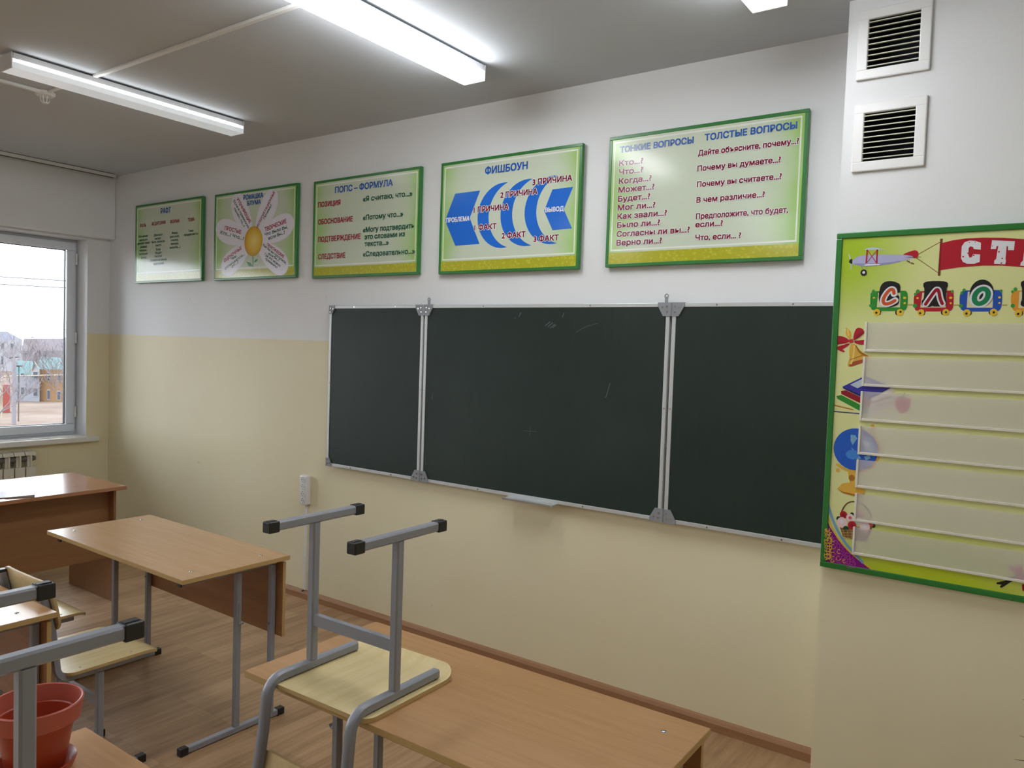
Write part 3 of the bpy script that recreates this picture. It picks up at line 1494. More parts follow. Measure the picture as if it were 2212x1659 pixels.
 ('l', 'orchid', [(4.2858, 1.0033),
 (4.2838, 1.0013),
 (4.2813, 1.0011),
 (4.2794, 1.0026),
 (4.279, 1.0053),
 (4.2803, 1.0078),
 (4.2827, 1.0089)], 0.0024),
 ('l', 'orchid', [(4.2787, 0.9903),
 (4.2776, 0.9941),
 (4.2791, 0.998),
 (4.2825, 1.0003),
 (4.2861, 0.9998),
 (4.2884, 0.9968),
 (4.2882, 0.9927)], 0.0023),
 ('l', 'orchid', [(4.287, 0.9832),
 (4.2855, 0.981),
 (4.2832, 0.9801),
 (4.2811, 0.9811),
 (4.2801, 0.9834),
 (4.2809, 0.9859),
 (4.2829, 0.9875)], 0.0024),
 ('l', 'orchid', [(4.2859, 0.9709),
 (4.2839, 0.9701),
 (4.282, 0.9708),
 (4.2811, 0.9728),
 (4.2816, 0.975),
 (4.2834, 0.9765),
 (4.2855, 0.9766)], 0.0023),
 ('l', 'orchid', [(4.2878, 0.9595),
 (4.2848, 0.9578),
 (4.2817, 0.9586),
 (4.28, 0.9613),
 (4.2805, 0.9648),
 (4.283, 0.9674),
 (4.2862, 0.9679)], 0.0024),
 ('l', 'orchid', [(4.2822, 0.9512),
 (4.2824, 0.9535),
 (4.2839, 0.9552),
 (4.286, 0.9557),
 (4.2877, 0.9545),
 (4.2882, 0.9524),
 (4.2873, 0.9503)], 0.0024),
 ('l', 'orchid', [(4.2891, 0.9436),
 (4.2891, 0.941),
 (4.2875, 0.9387),
 (4.2851, 0.938),
 (4.2829, 0.939),
 (4.2821, 0.9414),
 (4.283, 0.944)], 0.0023),
 ('l', 'orchid', [(4.283, 0.9309),
 (4.2837, 0.9332),
 (4.2856, 0.9347),
 (4.2878, 0.9346),
 (4.2893, 0.933),
 (4.2893, 0.9306),
 (4.2879, 0.9285)], 0.0024),
 ('l', 'orchid', [(4.2889, 0.9921),
 (4.2876, 0.9953),
 (4.2887, 0.9989),
 (4.2916, 1.0012),
 (4.2949, 1.0011),
 (4.2972, 0.9986),
 (4.2973, 0.995)], 0.0024),
 ('l', 'orchid', [(4.2879, 0.9831),
 (4.288, 0.9871),
 (4.2905, 0.9905),
 (4.2942, 0.9916),
 (4.2974, 0.9898),
 (4.2986, 0.9861),
 (4.2972, 0.9821)], 0.0024),
 ('l', 'orchid', [(4.291, 0.9722),
 (4.29, 0.9746),
 (4.2908, 0.9772),
 (4.2929, 0.9788),
 (4.2953, 0.9787),
 (4.2969, 0.9769),
 (4.297, 0.9743)], 0.0023),
 ('l', 'orchid', [(4.2918, 0.9623),
 (4.2911, 0.9643),
 (4.2919, 0.9665),
 (4.2937, 0.9678),
 (4.2957, 0.9676),
 (4.297, 0.966),
 (4.2969, 0.9637)], 0.0023),
 ('l', 'orchid', [(4.2966, 0.9576),
 (4.2981, 0.9557),
 (4.2979, 0.953),
 (4.2963, 0.9509),
 (4.2938, 0.9502),
 (4.2918, 0.9514),
 (4.2911, 0.9539)], 0.0023),
 ('l', 'orchid', [(4.2902, 0.9419),
 (4.2907, 0.9457),
 (4.2933, 0.9485),
 (4.2968, 0.9491),
 (4.2995, 0.947),
 (4.3002, 0.9434),
 (4.2985, 0.9399)], 0.0024),
 ('l', 'orchid', [(4.296, 0.9299),
 (4.294, 0.9302),
 (4.2928, 0.9319),
 (4.2929, 0.9341),
 (4.2944, 0.9359),
 (4.2965, 0.9364),
 (4.2982, 0.9353)], 0.0023),
 ('l', 'orchid', [(4.3038, 0.9838),
 (4.3014, 0.9835),
 (4.2995, 0.9849),
 (4.299, 0.9874),
 (4.3002, 0.9899),
 (4.3025, 0.9911),
 (4.3048, 0.9905)], 0.0023),
 ('l', 'orchid', [(4.3046, 0.9804),
 (4.3063, 0.9787),
 (4.3064, 0.9761),
 (4.305, 0.9738),
 (4.3026, 0.9729),
 (4.3005, 0.9738),
 (4.2995, 0.9761)], 0.0023),
 ('l', 'orchid', [(4.3067, 0.9658),
 (4.3055, 0.9636),
 (4.3033, 0.9627),
 (4.3012, 0.9635),
 (4.3003, 0.9656),
 (4.3009, 0.968),
 (4.3027, 0.9697)], 0.0023),
 ('l', 'orchid', [(4.2988, 0.9563),
 (4.3007, 0.9599),
 (4.3042, 0.9616),
 (4.3076, 0.9606),
 (4.3093, 0.9573),
 (4.3086, 0.9534),
 (4.3057, 0.9506)], 0.0024),
 ('l', 'orchid', [(4.3007, 0.9407),
 (4.2991, 0.9442),
 (4.3001, 0.9483),
 (4.3032, 0.951),
 (4.307, 0.951),
 (4.3096, 0.9484),
 (4.3099, 0.9444)], 0.0024),
 ('l', 'orchid', [(4.3012, 0.9382),
 (4.3044, 0.9404),
 (4.3079, 0.9401),
 (4.3101, 0.9373),
 (4.31, 0.9334),
 (4.3076, 0.9302),
 (4.304, 0.9292)], 0.0024),
 ('l', 'orchid', [(4.311, 0.9834),
 (4.3144, 0.9836),
 (4.3168, 0.9814),
 (4.3172, 0.9778),
 (4.3154, 0.9745),
 (4.3121, 0.9731),
 (4.309, 0.9741)], 0.0023),
 ('l', 'orchid', [(4.3166, 0.9663),
 (4.3144, 0.9639),
 (4.3116, 0.9635),
 (4.3093, 0.9652),
 (4.3088, 0.9682),
 (4.3102, 0.9711),
 (4.3129, 0.9725)], 0.0024),
 ('l', 'orchid', [(4.315, 0.9611),
 (4.3167, 0.9594),
 (4.3168, 0.9568),
 (4.3153, 0.9546),
 (4.313, 0.9538),
 (4.3109, 0.9547),
 (4.31, 0.957)], 0.0024),
 ('l', 'orchid', [(4.3177, 0.9516),
 (4.3192, 0.9483),
 (4.3183, 0.9444),
 (4.3153, 0.9418),
 (4.3117, 0.9417),
 (4.3092, 0.9441),
 (4.3089, 0.948)], 0.0023),
 ('l', 'orchid', [(4.3117, 0.9391),
 (4.314, 0.9407),
 (4.3166, 0.9404),
 (4.3181, 0.9383),
 (4.318, 0.9355),
 (4.3162, 0.9332),
 (4.3136, 0.9325)], 0.0024),
 ('l', 'orchid', [(4.3184, 0.9725),
 (4.3213, 0.9748),
 (4.3246, 0.9747),
 (4.3269, 0.9723),
 (4.327, 0.9686),
 (4.3249, 0.9654),
 (4.3216, 0.9643)], 0.0023),
 ('l', 'orchid', [(4.3178, 0.9585),
 (4.3189, 0.9622),
 (4.3218, 0.9645),
 (4.3252, 0.9643),
 (4.3275, 0.9618),
 (4.3275, 0.9581),
 (4.3254, 0.9549)], 0.0024),
 ('l', 'orchid', [(4.3205, 0.9525),
 (4.3236, 0.9538),
 (4.3265, 0.9529),
 (4.3279, 0.95),
 (4.3272, 0.9466),
 (4.3246, 0.9442),
 (4.3215, 0.944)], 0.0024),
 ('l', 'orchid', [(4.3263, 0.9415),
 (4.3274, 0.9392),
 (4.3268, 0.9366),
 (4.3248, 0.9348),
 (4.3223, 0.9346),
 (4.3206, 0.9363),
 (4.3204, 0.9389)], 0.0023),
 ('l', 'orchid', [(4.3293, 0.9264),
 (4.3268, 0.9231),
 (4.3232, 0.9221),
 (4.3201, 0.9239),
 (4.319, 0.9276),
 (4.3204, 0.9314),
 (4.3237, 0.9337)], 0.0024),
 ('l', 'orchid', [(4.3367, 0.9647),
 (4.3375, 0.9608),
 (4.3357, 0.9571),
 (4.3323, 0.9551),
 (4.3288, 0.9559),
 (4.3269, 0.9591),
 (4.3274, 0.9631)], 0.0023),
 ('l', 'orchid', [(4.3371, 0.9501),
 (4.3355, 0.9469),
 (4.3324, 0.9455),
 (4.3295, 0.9465),
 (4.3281, 0.9493),
 (4.3288, 0.9528),
 (4.3313, 0.9552)], 0.0024),
 ('l', 'orchid', [(4.3371, 0.9369),
 (4.334, 0.9346),
 (4.3305, 0.9349),
 (4.3282, 0.9377),
 (4.3283, 0.9416),
 (4.3307, 0.9448),
 (4.3342, 0.9458)], 0.0023),
 ('l', 'orchid', [(4.33, 0.9335),
 (4.3333, 0.9355),
 (4.3369, 0.9348),
 (4.3389, 0.9318),
 (4.3385, 0.9277),
 (4.3358, 0.9246),
 (4.3321, 0.9239)], 0.0024),
 ('l', 'orchid', [(4.3437, 0.9498),
 (4.3417, 0.9489),
 (4.3398, 0.9496),
 (4.3389, 0.9516),
 (4.3394, 0.9538),
 (4.3411, 0.9554),
 (4.3432, 0.9554)], 0.0023),
 ('l', 'orchid', [(4.338, 0.9424),
 (4.3397, 0.9454),
 (4.3427, 0.9468),
 (4.3455, 0.9459),
 (4.3469, 0.943),
 (4.3462, 0.9397),
 (4.3437, 0.9373)], 0.0024),
 ('l', 'orchid', [(4.3464, 0.9356),
 (4.3477, 0.9325),
 (4.3468, 0.9289),
 (4.3441, 0.9266),
 (4.3408, 0.9265),
 (4.3386, 0.9288),
 (4.3384, 0.9324)], 0.0024)],
 'bouquet': [('p', 'black', [(4.7748, 0.95),
 (4.7957, 0.9603),
 (4.8358, 0.9804),
 (4.8449, 0.9763),
 (4.8139, 0.9597),
 (4.7908, 0.9362),
 (4.7858, 0.9352),
 (4.7846, 0.9398),
 (4.7893, 0.9456),
 (4.7751, 0.9451)]),
 ('p', 'black', [(4.7881, 0.9685),
 (4.808, 0.9749),
 (4.8295, 0.9858),
 (4.8484, 0.9949),
 (4.849, 0.9831),
 (4.8142, 0.9719)]),
 ('p', 'pink', [(4.8274, 1.0173),
 (4.842, 1.0225),
 (4.8443, 0.9977),
 (4.8368, 0.9999)]),
 ('p', 'pink', [(4.8022, 1.0089),
 (4.809, 1.0138),
 (4.8079, 1.0166),
 (4.8182, 1.0119),
 (4.8387, 1.0002),
 (4.8493, 0.9771),
 (4.8498, 0.9677),
 (4.8414, 0.9683),
 (4.8294, 0.9876)]),
 ('p', 'darkred', [(4.8448, 0.9594),
 (4.8566, 0.9607),
 (4.8579, 0.9358),
 (4.8469, 0.9383)])]}
PK = [(4.3287, 1.8095, 1.7074),
 (4.3281, 1.6848, 1.5829),
 (4.3266, 1.5603, 1.4577),
 (4.3264, 1.4352, 1.3354),
 (4.3246, 1.3125, 1.2147),
 (4.3253, 1.189, 1.0911),
 (4.3251, 1.0661, 0.9686)]
O_OUT = {'gray': [[-151.49, 59.72, -6.27], [-147.9, 62.27, -6.12], [-147.66, 62.19, -10.58], [-151.25, 59.65, -10.73]],
 'gable': [[-147.09, 60.45, -4.88], [-146.69, 60.82, -3.42], [-145.82, 61.37, -4.7], [-145.75, 61.34, -6.01], [-147.03, 60.43, -6.06]],
 'orange': [[-149.04, 62.75, -4.86], [-145.32, 65.39, -4.71], [-145.03, 65.3, -10.25], [-148.75, 62.66, -10.4]],
 'roof_o': [[-149.32, 62.56, -4.84], [-145.26, 65.43, -4.76], [-146.04, 65.0, -2.56], [-149.0, 62.91, -2.48]],
 'roof_g': [[-151.65, 59.61, -6.27], [-151.26, 60.04, -3.35], [-149.13, 61.54, -3.37], [-148.24, 62.1, -4.8], [-147.9, 62.27, -6.12]],
 'white': [[-277.47, 103.31, -0.72], [-269.47, 108.99, -0.39], [-269.15, 108.89, -6.49], [-277.15, 103.21, -6.82]],
 'wroof': [[-277.85, 103.04, -0.86], [-269.24, 109.15, -0.5], [-273.2, 106.48, 1.92], [-276.47, 104.17, 2.02]],
 'brown': [[-291.18, 117.94, -4.36], [-278.78, 126.75, -3.72], [-278.63, 126.7, -6.63], [-291.04, 117.9, -7.02]],
 'broof': [[-291.39, 117.79, -4.37], [-278.57, 126.89, -3.84], [-279.0, 126.82, 0.46], [-290.78, 118.45, -0.15]],
 'bgable': [[-283.57, 117.21, -4.03], [-282.49, 118.12, -1.37], [-281.14, 118.94, -3.93]],
 'red': [[-128.8, 48.79, -6.4], [-127.92, 49.41, -6.36], [-127.82, 49.38, -8.39], [-128.69, 48.76, -8.43]],
 'pole': [[-111.15, 43.22, -0.17], [-110.6, 43.05, -10.51]],
 'arm': [[-111.21, 43.03, -2.79], [-109.93, 43.95, -2.74]],
 'arm2': [[-111.55, 42.85, -1.72], [-110.51, 43.6, -1.53]],
 'pipe': [[-112.75, 50.45, -4.15], [-115.49, 48.51, -4.32], [-119.77, 45.46, -4.67], [-120.1, 45.21, -4.98], [-119.86, 45.12, -9.81]],
 'wire1': [[-58.64, 19.38, 5.74], [-53.14, 23.26, 5.52]],
 'wire2': [[-58.61, 19.37, 5.19], [-53.12, 23.25, 5.02]],
 'wire3': [[-97.37, 34.7, 2.05], [-89.09, 40.57, 2.31]],
 'wire4': [[-97.35, 34.69, 1.74], [-89.08, 40.56, 1.99]],
 'treeR': [[-100.02, 44.69, -5.21], [-100.29, 44.66, -2.31], [-100.9, 44.3, -0.83], [-101.42, 44.0, 0.28]],
 'treeL': [[-91.32, 32.54, -3.59], [-91.25, 32.72, -1.35]],
 'treeM': [[-168.21, 69.94, -6.69]],
 'treeK': [[-224.3, 85.47, -5.88]],
 'f': [-1.0798, 0.4603, -0.0351]}
MAG = [(-0.041, -1.291),
 (0.174, -1.335),
 (0.233, -1.428),
 (0.316, -1.625),
 (-0.083, -1.478)]
TRAY = [(2.6006, 0.9158)]
# ------------------------------------------------------------------ helpers
def lin(c):
    c = c/255.0
    return c/12.92 if c <= .04045 else ((c+.055)/1.055)**2.4
MATS = {}
def mat(name, rgb, rough=.5, metal=0., spec=.5, coat=0.):
    if name in MATS: return MATS[name]
    m = bpy.data.materials.new(name); m.use_nodes = True
    b = m.node_tree.nodes['Principled BSDF']
    b.inputs['Base Color'].default_value = (lin(rgb[0]), lin(rgb[1]), lin(rgb[2]), 1)
    b.inputs['Roughness'].default_value = rough; b.inputs['Metallic'].default_value = metal
    b.inputs['Specular IOR Level'].default_value = spec; b.inputs['Coat Weight'].default_value = coat
    MATS[name] = m
    return m
def N(m, t, **k):
    n = m.node_tree.nodes.new(t)
    for a, v in k.items(): setattr(n, a, v)
    return n
def L(m, a, b): m.node_tree.links.new(a, b)
def bsdf(m): return m.node_tree.nodes['Principled BSDF']
def rgba(c): return (lin(c[0]), lin(c[1]), lin(c[2]), 1)
def coords(m, scale=(1, 1, 1), rot=(0, 0, 0), kind='Object'):
    tc = N(m, 'ShaderNodeTexCoord'); mp = N(m, 'ShaderNodeMapping')
    mp.inputs['Scale'].default_value = scale; mp.inputs['Rotation'].default_value = rot
    L(m, tc.outputs[kind], mp.inputs['Vector'])
    return mp.outputs['Vector']
def ramp(m, fac, stops):
    r = N(m, 'ShaderNodeValToRGB'); e = r.color_ramp.elements
    while len(e) < len(stops): e.new(.5)
    for x, (p, c) in zip(e, stops): x.position = p; x.color = rgba(c)
    L(m, fac, r.inputs['Fac'])
    return r.outputs['Color']
def bump(m, height, strength, dist=.002):
    b = N(m, 'ShaderNodeBump'); b.inputs['Strength'].default_value = strength; b.inputs['Distance'].default_value = dist
    L(m, height, b.inputs['Height']); L(m, b.outputs['Normal'], bsdf(m).inputs['Normal'])
def wood(name, c1, c2, axis=0, rough=.35, scale=1., coat=0., spec=.5):
    m = mat(name, c1, rough, 0, spec, coat)
    s = [30, 30, 30]; s[axis] = 1.6
    n = N(m, 'ShaderNodeTexNoise'); n.inputs['Scale'].default_value = scale; n.inputs['Detail'].default_value = 5; n.inputs['Roughness'].default_value = .6
    L(m, coords(m, s), n.inputs['Vector'])
    s2 = [220, 220, 220]; s2[axis] = 9
    f = N(m, 'ShaderNodeTexNoise'); f.inputs['Scale'].default_value = 1; f.inputs['Detail'].default_value = 2
    L(m, coords(m, s2), f.inputs['Vector'])
    mx = N(m, 'ShaderNodeMath', operation='MULTIPLY_ADD'); L(m, f.outputs['Fac'], mx.inputs[0]); mx.inputs[1].default_value = .35; L(m, n.outputs['Fac'], mx.inputs[2])
    mid = [(a+b)/2 for a, b in zip(c1, c2)]
    L(m, ramp(m, mx.outputs[0], [(.45, c2), (.66, mid), (.88, c1)]), bsdf(m).inputs['Base Color'])
    return m

class MB:
    def __init__(s): s.bm = bmesh.new(); s.mi = 0
    def _faces(s, vs, fs):
        out = []
        for f in fs:
            try: fc = s.bm.faces.new([vs[i] for i in f])
            except ValueError: continue
            fc.material_index = s.mi; out.append(fc)
        return out
    def box(s, x0, x1, y0, y1, z0, z1, bev=0, seg=2):
        vs = [s.bm.verts.new((x, y, z)) for z in (z0, z1) for y in (y0, y1) for x in (x0, x1)]
        fs = s._faces(vs, [(0, 2, 3, 1), (4, 5, 7, 6), (0, 1, 5, 4), (2, 6, 7, 3), (0, 4, 6, 2), (1, 3, 7, 5)])
        if bev:
            es = list({e for f in fs for e in f.edges})
            bmesh.ops.bevel(s.bm, geom=es, offset=bev, segments=seg, affect='EDGES', profile=.5, material=-1)
        return s
    def face(s, pts):
        s._faces([s.bm.verts.new(p) for p in pts], [tuple(range(len(pts)))]); return s
    def ring_loft(s, rings, closed=True, caps=True):
        vr = [[s.bm.verts.new(p) for p in r] for r in rings]
        n = len(vr[0])
        for a, b in zip(vr, vr[1:]):
            for i in range(n if closed else n-1):
                j = (i+1) % n
                try:
                    f = s.bm.faces.new((a[i], a[j], b[j], b[i])); f.material_index = s.mi
                except ValueError: pass
        if caps:
            for r in (vr[0][::-1], vr[-1]):
                try:
                    f = s.bm.faces.new(r); f.material_index = s.mi
                except ValueError: pass
        return s
    def sweep(s, path, prof, up=(0, 0, 1), caps=True):
        path = [Vector(p) for p in path]; rings = []; up0 = Vector(up)
        for i, p in enumerate(path):
            if i == 0: t = path[1]-p
            elif i == len(path)-1: t = p-path[i-1]
            else: t = (path[i+1]-p).normalized()+(p-path[i-1]).normalized()
            t.normalize()
            a = up0.cross(t)
            if a.length < 1e-3: a = Vector((1, 0, 0)).cross(t)
            a.normalize(); b = t.cross(a)
            rings.append([p+a*u+b*v for u, v in prof])
        return s.ring_loft(rings, True, caps)
    def tube(s, path, r, n=8, up=(.13, .21, 1)):
        return s.sweep(path, [(r*math.cos(2*PI*i/n), r*math.sin(2*PI*i/n)) for i in range(n)], up)
    def cone_tube(s, path, radii, n=6):
        path = [Vector(p) for p in path]; rings = []
        for i, p in enumerate(path):
            t = (path[min(i+1, len(path)-1)]-path[max(i-1, 0)]).normalized()
            a = Vector((.13, .99, .21)).cross(t); a.normalize(); b = t.cross(a)
            rings.append([p+(a*math.cos(2*PI*k/n)+b*math.sin(2*PI*k/n))*radii[i] for k in range(n)])
        return s.ring_loft(rings, True, True)
    def lathe(s, prof, c=(0, 0, 0), n=40, caps=False):
        return s.ring_loft([[(c[0]+r*math.cos(2*PI*i/n), c[1]+r*math.sin(2*PI*i/n), c[2]+z) for i in range(n)] for r, z in prof], True, caps)
    def cyl(s, a, b, r, n=14):
        a, b = Vector(a), Vector(b); t = (b-a).normalized()
        u = t.orthogonal().normalized(); v = t.cross(u)
        return s.ring_loft([[p+(u*math.cos(2*PI*i/n)+v*math.sin(2*PI*i/n))*r for i in range(n)] for p in (a, b)])
    def extrude_xz(s, pts, y0, y1):
        n = len(pts)
        a = [s.bm.verts.new((x, y0, z)) for x, z in pts]; b = [s.bm.verts.new((x, y1, z)) for x, z in pts]
        s._faces(a+b, [tuple(range(n)), tuple(range(2*n-1, n-1, -1))]+[(i, i+n, (i+1) % n+n, (i+1) % n) for i in range(n)])
        bmesh.ops.recalc_face_normals(s.bm, faces=s.bm.faces)
        return s
    def build(s, name, mats, parent=None, smooth=None, loc=None):
        me = bpy.data.meshes.new(name)
        s.bm.to_mesh(me); s.bm.free()
        for m in (mats if isinstance(mats, (list, tuple)) else [mats]): me.materials.append(m)
        if smooth is not None:
            me.polygons.foreach_set('use_smooth', [True]*len(me.polygons)); me.set_sharp_from_angle(angle=math.radians(smooth))
        o = bpy.data.objects.new(name, me); C.objects.link(o)
        if parent: o.parent = parent
        if loc: o.location = loc
        return o
def tag(o, label, cat, group=None):
    o['label'] = label; o['category'] = cat
    if group: o['group'] = group
    return o
def thing(name, label, cat, loc=(0, 0, 0), rot=0, group=None):
    o = bpy.data.objects.new(name, None); C.objects.link(o); o.empty_display_size = .1
    o.location = loc; o.rotation_euler = (0, 0, rot)
    return tag(o, label, cat, group)
def struct(o): o['kind'] = 'structure'; return o
KIDS = {}
def copy_tree(src, label=None, group=None):
    def rec(o, par):
        c = o.copy(); C.objects.link(c)
        if par: c.parent = par
        for ch in [x for x in ALL if x.parent == o]: rec(ch, c)
        return c
    ALL = list(C.objects)
    r = rec(src, None)
    if label: r['label'] = label
    if group: r['group'] = group
    return r
SQ = lambda w, c=.003: [(a*(w/2-(0 if k else c)), b*(w/2-(c if k else 0))) for a, b, k in ((1, 1, 1), (1, 1, 0), (-1, 1, 0), (-1, 1, 1), (-1, -1, 1), (-1, -1, 0), (1, -1, 0), (1, -1, 1))]

# ------------------------------------------------------------------ materials
def wall_paint():
    m = mat('wall_paint_two_tone', (226, 227, 228), .55, 0, .3)
    g = N(m, 'ShaderNodeNewGeometry'); sx = N(m, 'ShaderNodeSeparateXYZ'); L(m, g.outputs['Position'], sx.inputs[0])
    n = N(m, 'ShaderNodeTexNoise'); n.inputs['Scale'].default_value = 3; L(m, g.outputs['Position'], n.inputs['Vector'])
    ad = N(m, 'ShaderNodeMath', operation='MULTIPLY_ADD'); L(m, n.outputs['Fac'], ad.inputs[0]); ad.inputs[1].default_value = .006; L(m, sx.outputs['Z'], ad.inputs[2])
    gt = N(m, 'ShaderNodeMath', operation='GREATER_THAN'); L(m, ad.outputs[0], gt.inputs[0]); gt.inputs[1].default_value = ZD+.003
    n2 = N(m, 'ShaderNodeTexNoise'); n2.inputs['Scale'].default_value = 1.7; n2.inputs['Detail'].default_value = 3; L(m, g.outputs['Position'], n2.inputs['Vector'])
    cr = ramp(m, n2.outputs['Fac'], [(.3, (230, 220, 186)), (.7, (233, 225, 194))])
    wh = ramp(m, n2.outputs['Fac'], [(.3, (226, 227, 229)), (.7, (231, 232, 233))])
    mx = N(m, 'ShaderNodeMix', data_type='RGBA'); L(m, gt.outputs[0], mx.inputs['Factor']); L(m, cr, mx.inputs['A']); L(m, wh, mx.inputs['B'])
    out = mx.outputs['Result']
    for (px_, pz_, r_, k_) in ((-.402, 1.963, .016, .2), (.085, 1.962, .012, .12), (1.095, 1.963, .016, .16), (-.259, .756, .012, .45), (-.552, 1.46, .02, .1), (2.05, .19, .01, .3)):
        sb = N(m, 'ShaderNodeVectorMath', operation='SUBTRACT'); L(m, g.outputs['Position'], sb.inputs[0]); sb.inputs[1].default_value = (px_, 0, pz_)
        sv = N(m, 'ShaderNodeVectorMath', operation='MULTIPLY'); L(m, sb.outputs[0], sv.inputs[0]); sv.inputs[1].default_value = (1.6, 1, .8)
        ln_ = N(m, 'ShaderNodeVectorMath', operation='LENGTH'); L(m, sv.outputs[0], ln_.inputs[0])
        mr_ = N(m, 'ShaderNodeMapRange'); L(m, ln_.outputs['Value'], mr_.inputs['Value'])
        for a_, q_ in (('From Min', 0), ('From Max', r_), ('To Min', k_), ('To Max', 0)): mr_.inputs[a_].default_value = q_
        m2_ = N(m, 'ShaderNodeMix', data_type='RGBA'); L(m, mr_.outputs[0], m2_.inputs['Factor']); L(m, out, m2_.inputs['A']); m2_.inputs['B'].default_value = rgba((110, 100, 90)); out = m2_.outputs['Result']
    L(m, out, bsdf(m).inputs['Base Color'])
    n3 = N(m, 'ShaderNodeTexNoise'); n3.inputs['Scale'].default_value = 260; L(m, g.outputs['Position'], n3.inputs['Vector'])
    bump(m, n3.outputs['Fac'], .12, .001)
    return m
PAINT = wall_paint()
WHITE = mat('white_paint', (230, 231, 233), .5, 0, .3)
CEIL = mat('ceiling_whitewash', (200, 204, 210), .8, 0, .2)
def floor_mat():
    m = mat('wood_plank_floor', (165, 135, 108), .38, 0, .4)
    v = coords(m, (1, 1, 1), (0, 0, PI/2), 'Object')
    b = N(m, 'ShaderNodeTexBrick'); b.offset = .37; b.offset_frequency = 1; b.squash = 1
    L(m, v, b.inputs['Vector'])
    for k, x in (('Scale', 1), ('Mortar Size', .0006), ('Mortar Smooth', .2), ('Bias', 0), ('Brick Width', .36), ('Row Height', .066)): b.inputs[k].default_value = x
    b.inputs['Color1'].default_value = (.08, .08, .08, 1); b.inputs['Color2'].default_value = (.92, .92, .92, 1); b.inputs['Mortar'].default_value = (0, 0, 0, 1)
    n = N(m, 'ShaderNodeTexNoise'); n.inputs['Scale'].default_value = 1; n.inputs['Detail'].default_value = 6; n.inputs['Roughness'].default_value = .65
    L(m, coords(m, (28, 2.2, 10)), n.inputs['Vector'])
    a = N(m, 'ShaderNodeMath', operation='MULTIPLY_ADD'); L(m, n.outputs['Fac'], a.inputs[0]); a.inputs[1].default_value = .95
    sc = N(m, 'ShaderNodeMath', operation='MULTIPLY_ADD'); L(m, b.outputs['Color'], sc.inputs[0]); sc.inputs[1].default_value = .26; sc.inputs[2].default_value = -.11
    L(m, sc.outputs[0], a.inputs[2])
    L(m, ramp(m, a.outputs[0], [(.2, (138, 105, 74)), (.48, (167, 133, 99)), (.78, (190, 157, 121))]), bsdf(m).inputs['Base Color'])
    return m
FLOOR = floor_mat()
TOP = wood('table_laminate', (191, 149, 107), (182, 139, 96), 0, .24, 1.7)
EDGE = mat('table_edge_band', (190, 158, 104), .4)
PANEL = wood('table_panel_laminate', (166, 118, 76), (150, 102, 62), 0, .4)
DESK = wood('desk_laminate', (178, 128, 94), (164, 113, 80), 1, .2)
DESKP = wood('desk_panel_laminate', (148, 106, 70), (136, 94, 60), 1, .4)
STEEL = mat('grey_painted_steel', (142, 145, 154), .32, 0, .5)
RUB = mat('black_plastic', (28, 29, 31), .4)
PLY = wood('birch_plywood', (228, 210, 164), (214, 192, 140), 1, .22, .8)
PLYE = mat('plywood_edge', (196, 168, 116), .5)
CHROME = mat('chrome', (205, 205, 205), .15, 1)
ALU = mat('aluminium_profile', (200, 203, 204), .4, .35)
CORNER = mat('grey_corner_plastic', (142, 145, 150), .45)
PVC = mat('window_pvc', (226, 232, 242), .3)
PVCW = mat('white_plastic', (228, 228, 226), .35)
BLACK = mat('gasket_black', (20, 20, 24), .5)
GREENF = mat('green_frame_plastic', (46, 120, 54), .3)

# ------------------------------------------------------------------ room shell
def holed(name, axis, plane, thick, u0, u1, z0, z1, holes, m):
    """wall slab with rectangular holes; axis 'x': wall lies in a plane x=const and u runs along y"""
    b = MB(); us = sorted({u0, u1}|{h[0] for h in holes}|{h[1] for h in holes}); zs = sorted({z0, z1}|{h[2] for h in holes}|{h[3] for h in holes})
    for a, c in zip(us, us[1:]):
        for d, e in zip(zs, zs[1:]):
            if any(h[0] <= a and c <= h[1] and h[2] <= d and e <= h[3] for h in holes): continue
            lo, hi = min(plane, plane+thick), max(plane, plane+thick)
            if axis == 'x': b.box(lo, hi, a, c, d, e)
            else: b.box(a, c, lo, hi, d, e)
    bmesh.ops.remove_doubles(b.bm, verts=b.bm.verts, dist=1e-5)
    cnt = {}
    for f in b.bm.faces: cnt.setdefault(tuple(round(v, 4) for v in f.calc_center_median()), []).append(f)
    bmesh.ops.delete(b.bm, geom=[f for v in cnt.values() if len(v) > 1 for f in v], context='FACES')
    return struct(b.build(name, m))
struct(MB().box(XW-.4, XR+.2, YB-.2, .2, -.12, 0).build('floor', FLOOR))
struct(MB().box(XW-.4, XR+.2, YB-.2, .2, H, H+.15).build('ceiling', CEIL))
struct(MB().box(XW-.36, XR+.2, 0, .2, 0, H).build('wall_front', PAINT))
struct(MB().box(XR, XR+.2, YB, 0, 0, H).build('wall_right', PAINT))
struct(MB().box(XW-.36, XR+.2, YB-.2, YB, 0, H).build('wall_back', PAINT))
wl = holed('wall_left', 'x', XW, -.35, YB, 0, 0, H, [(a, b, *WZ) for a, b in WIN], PAINT)
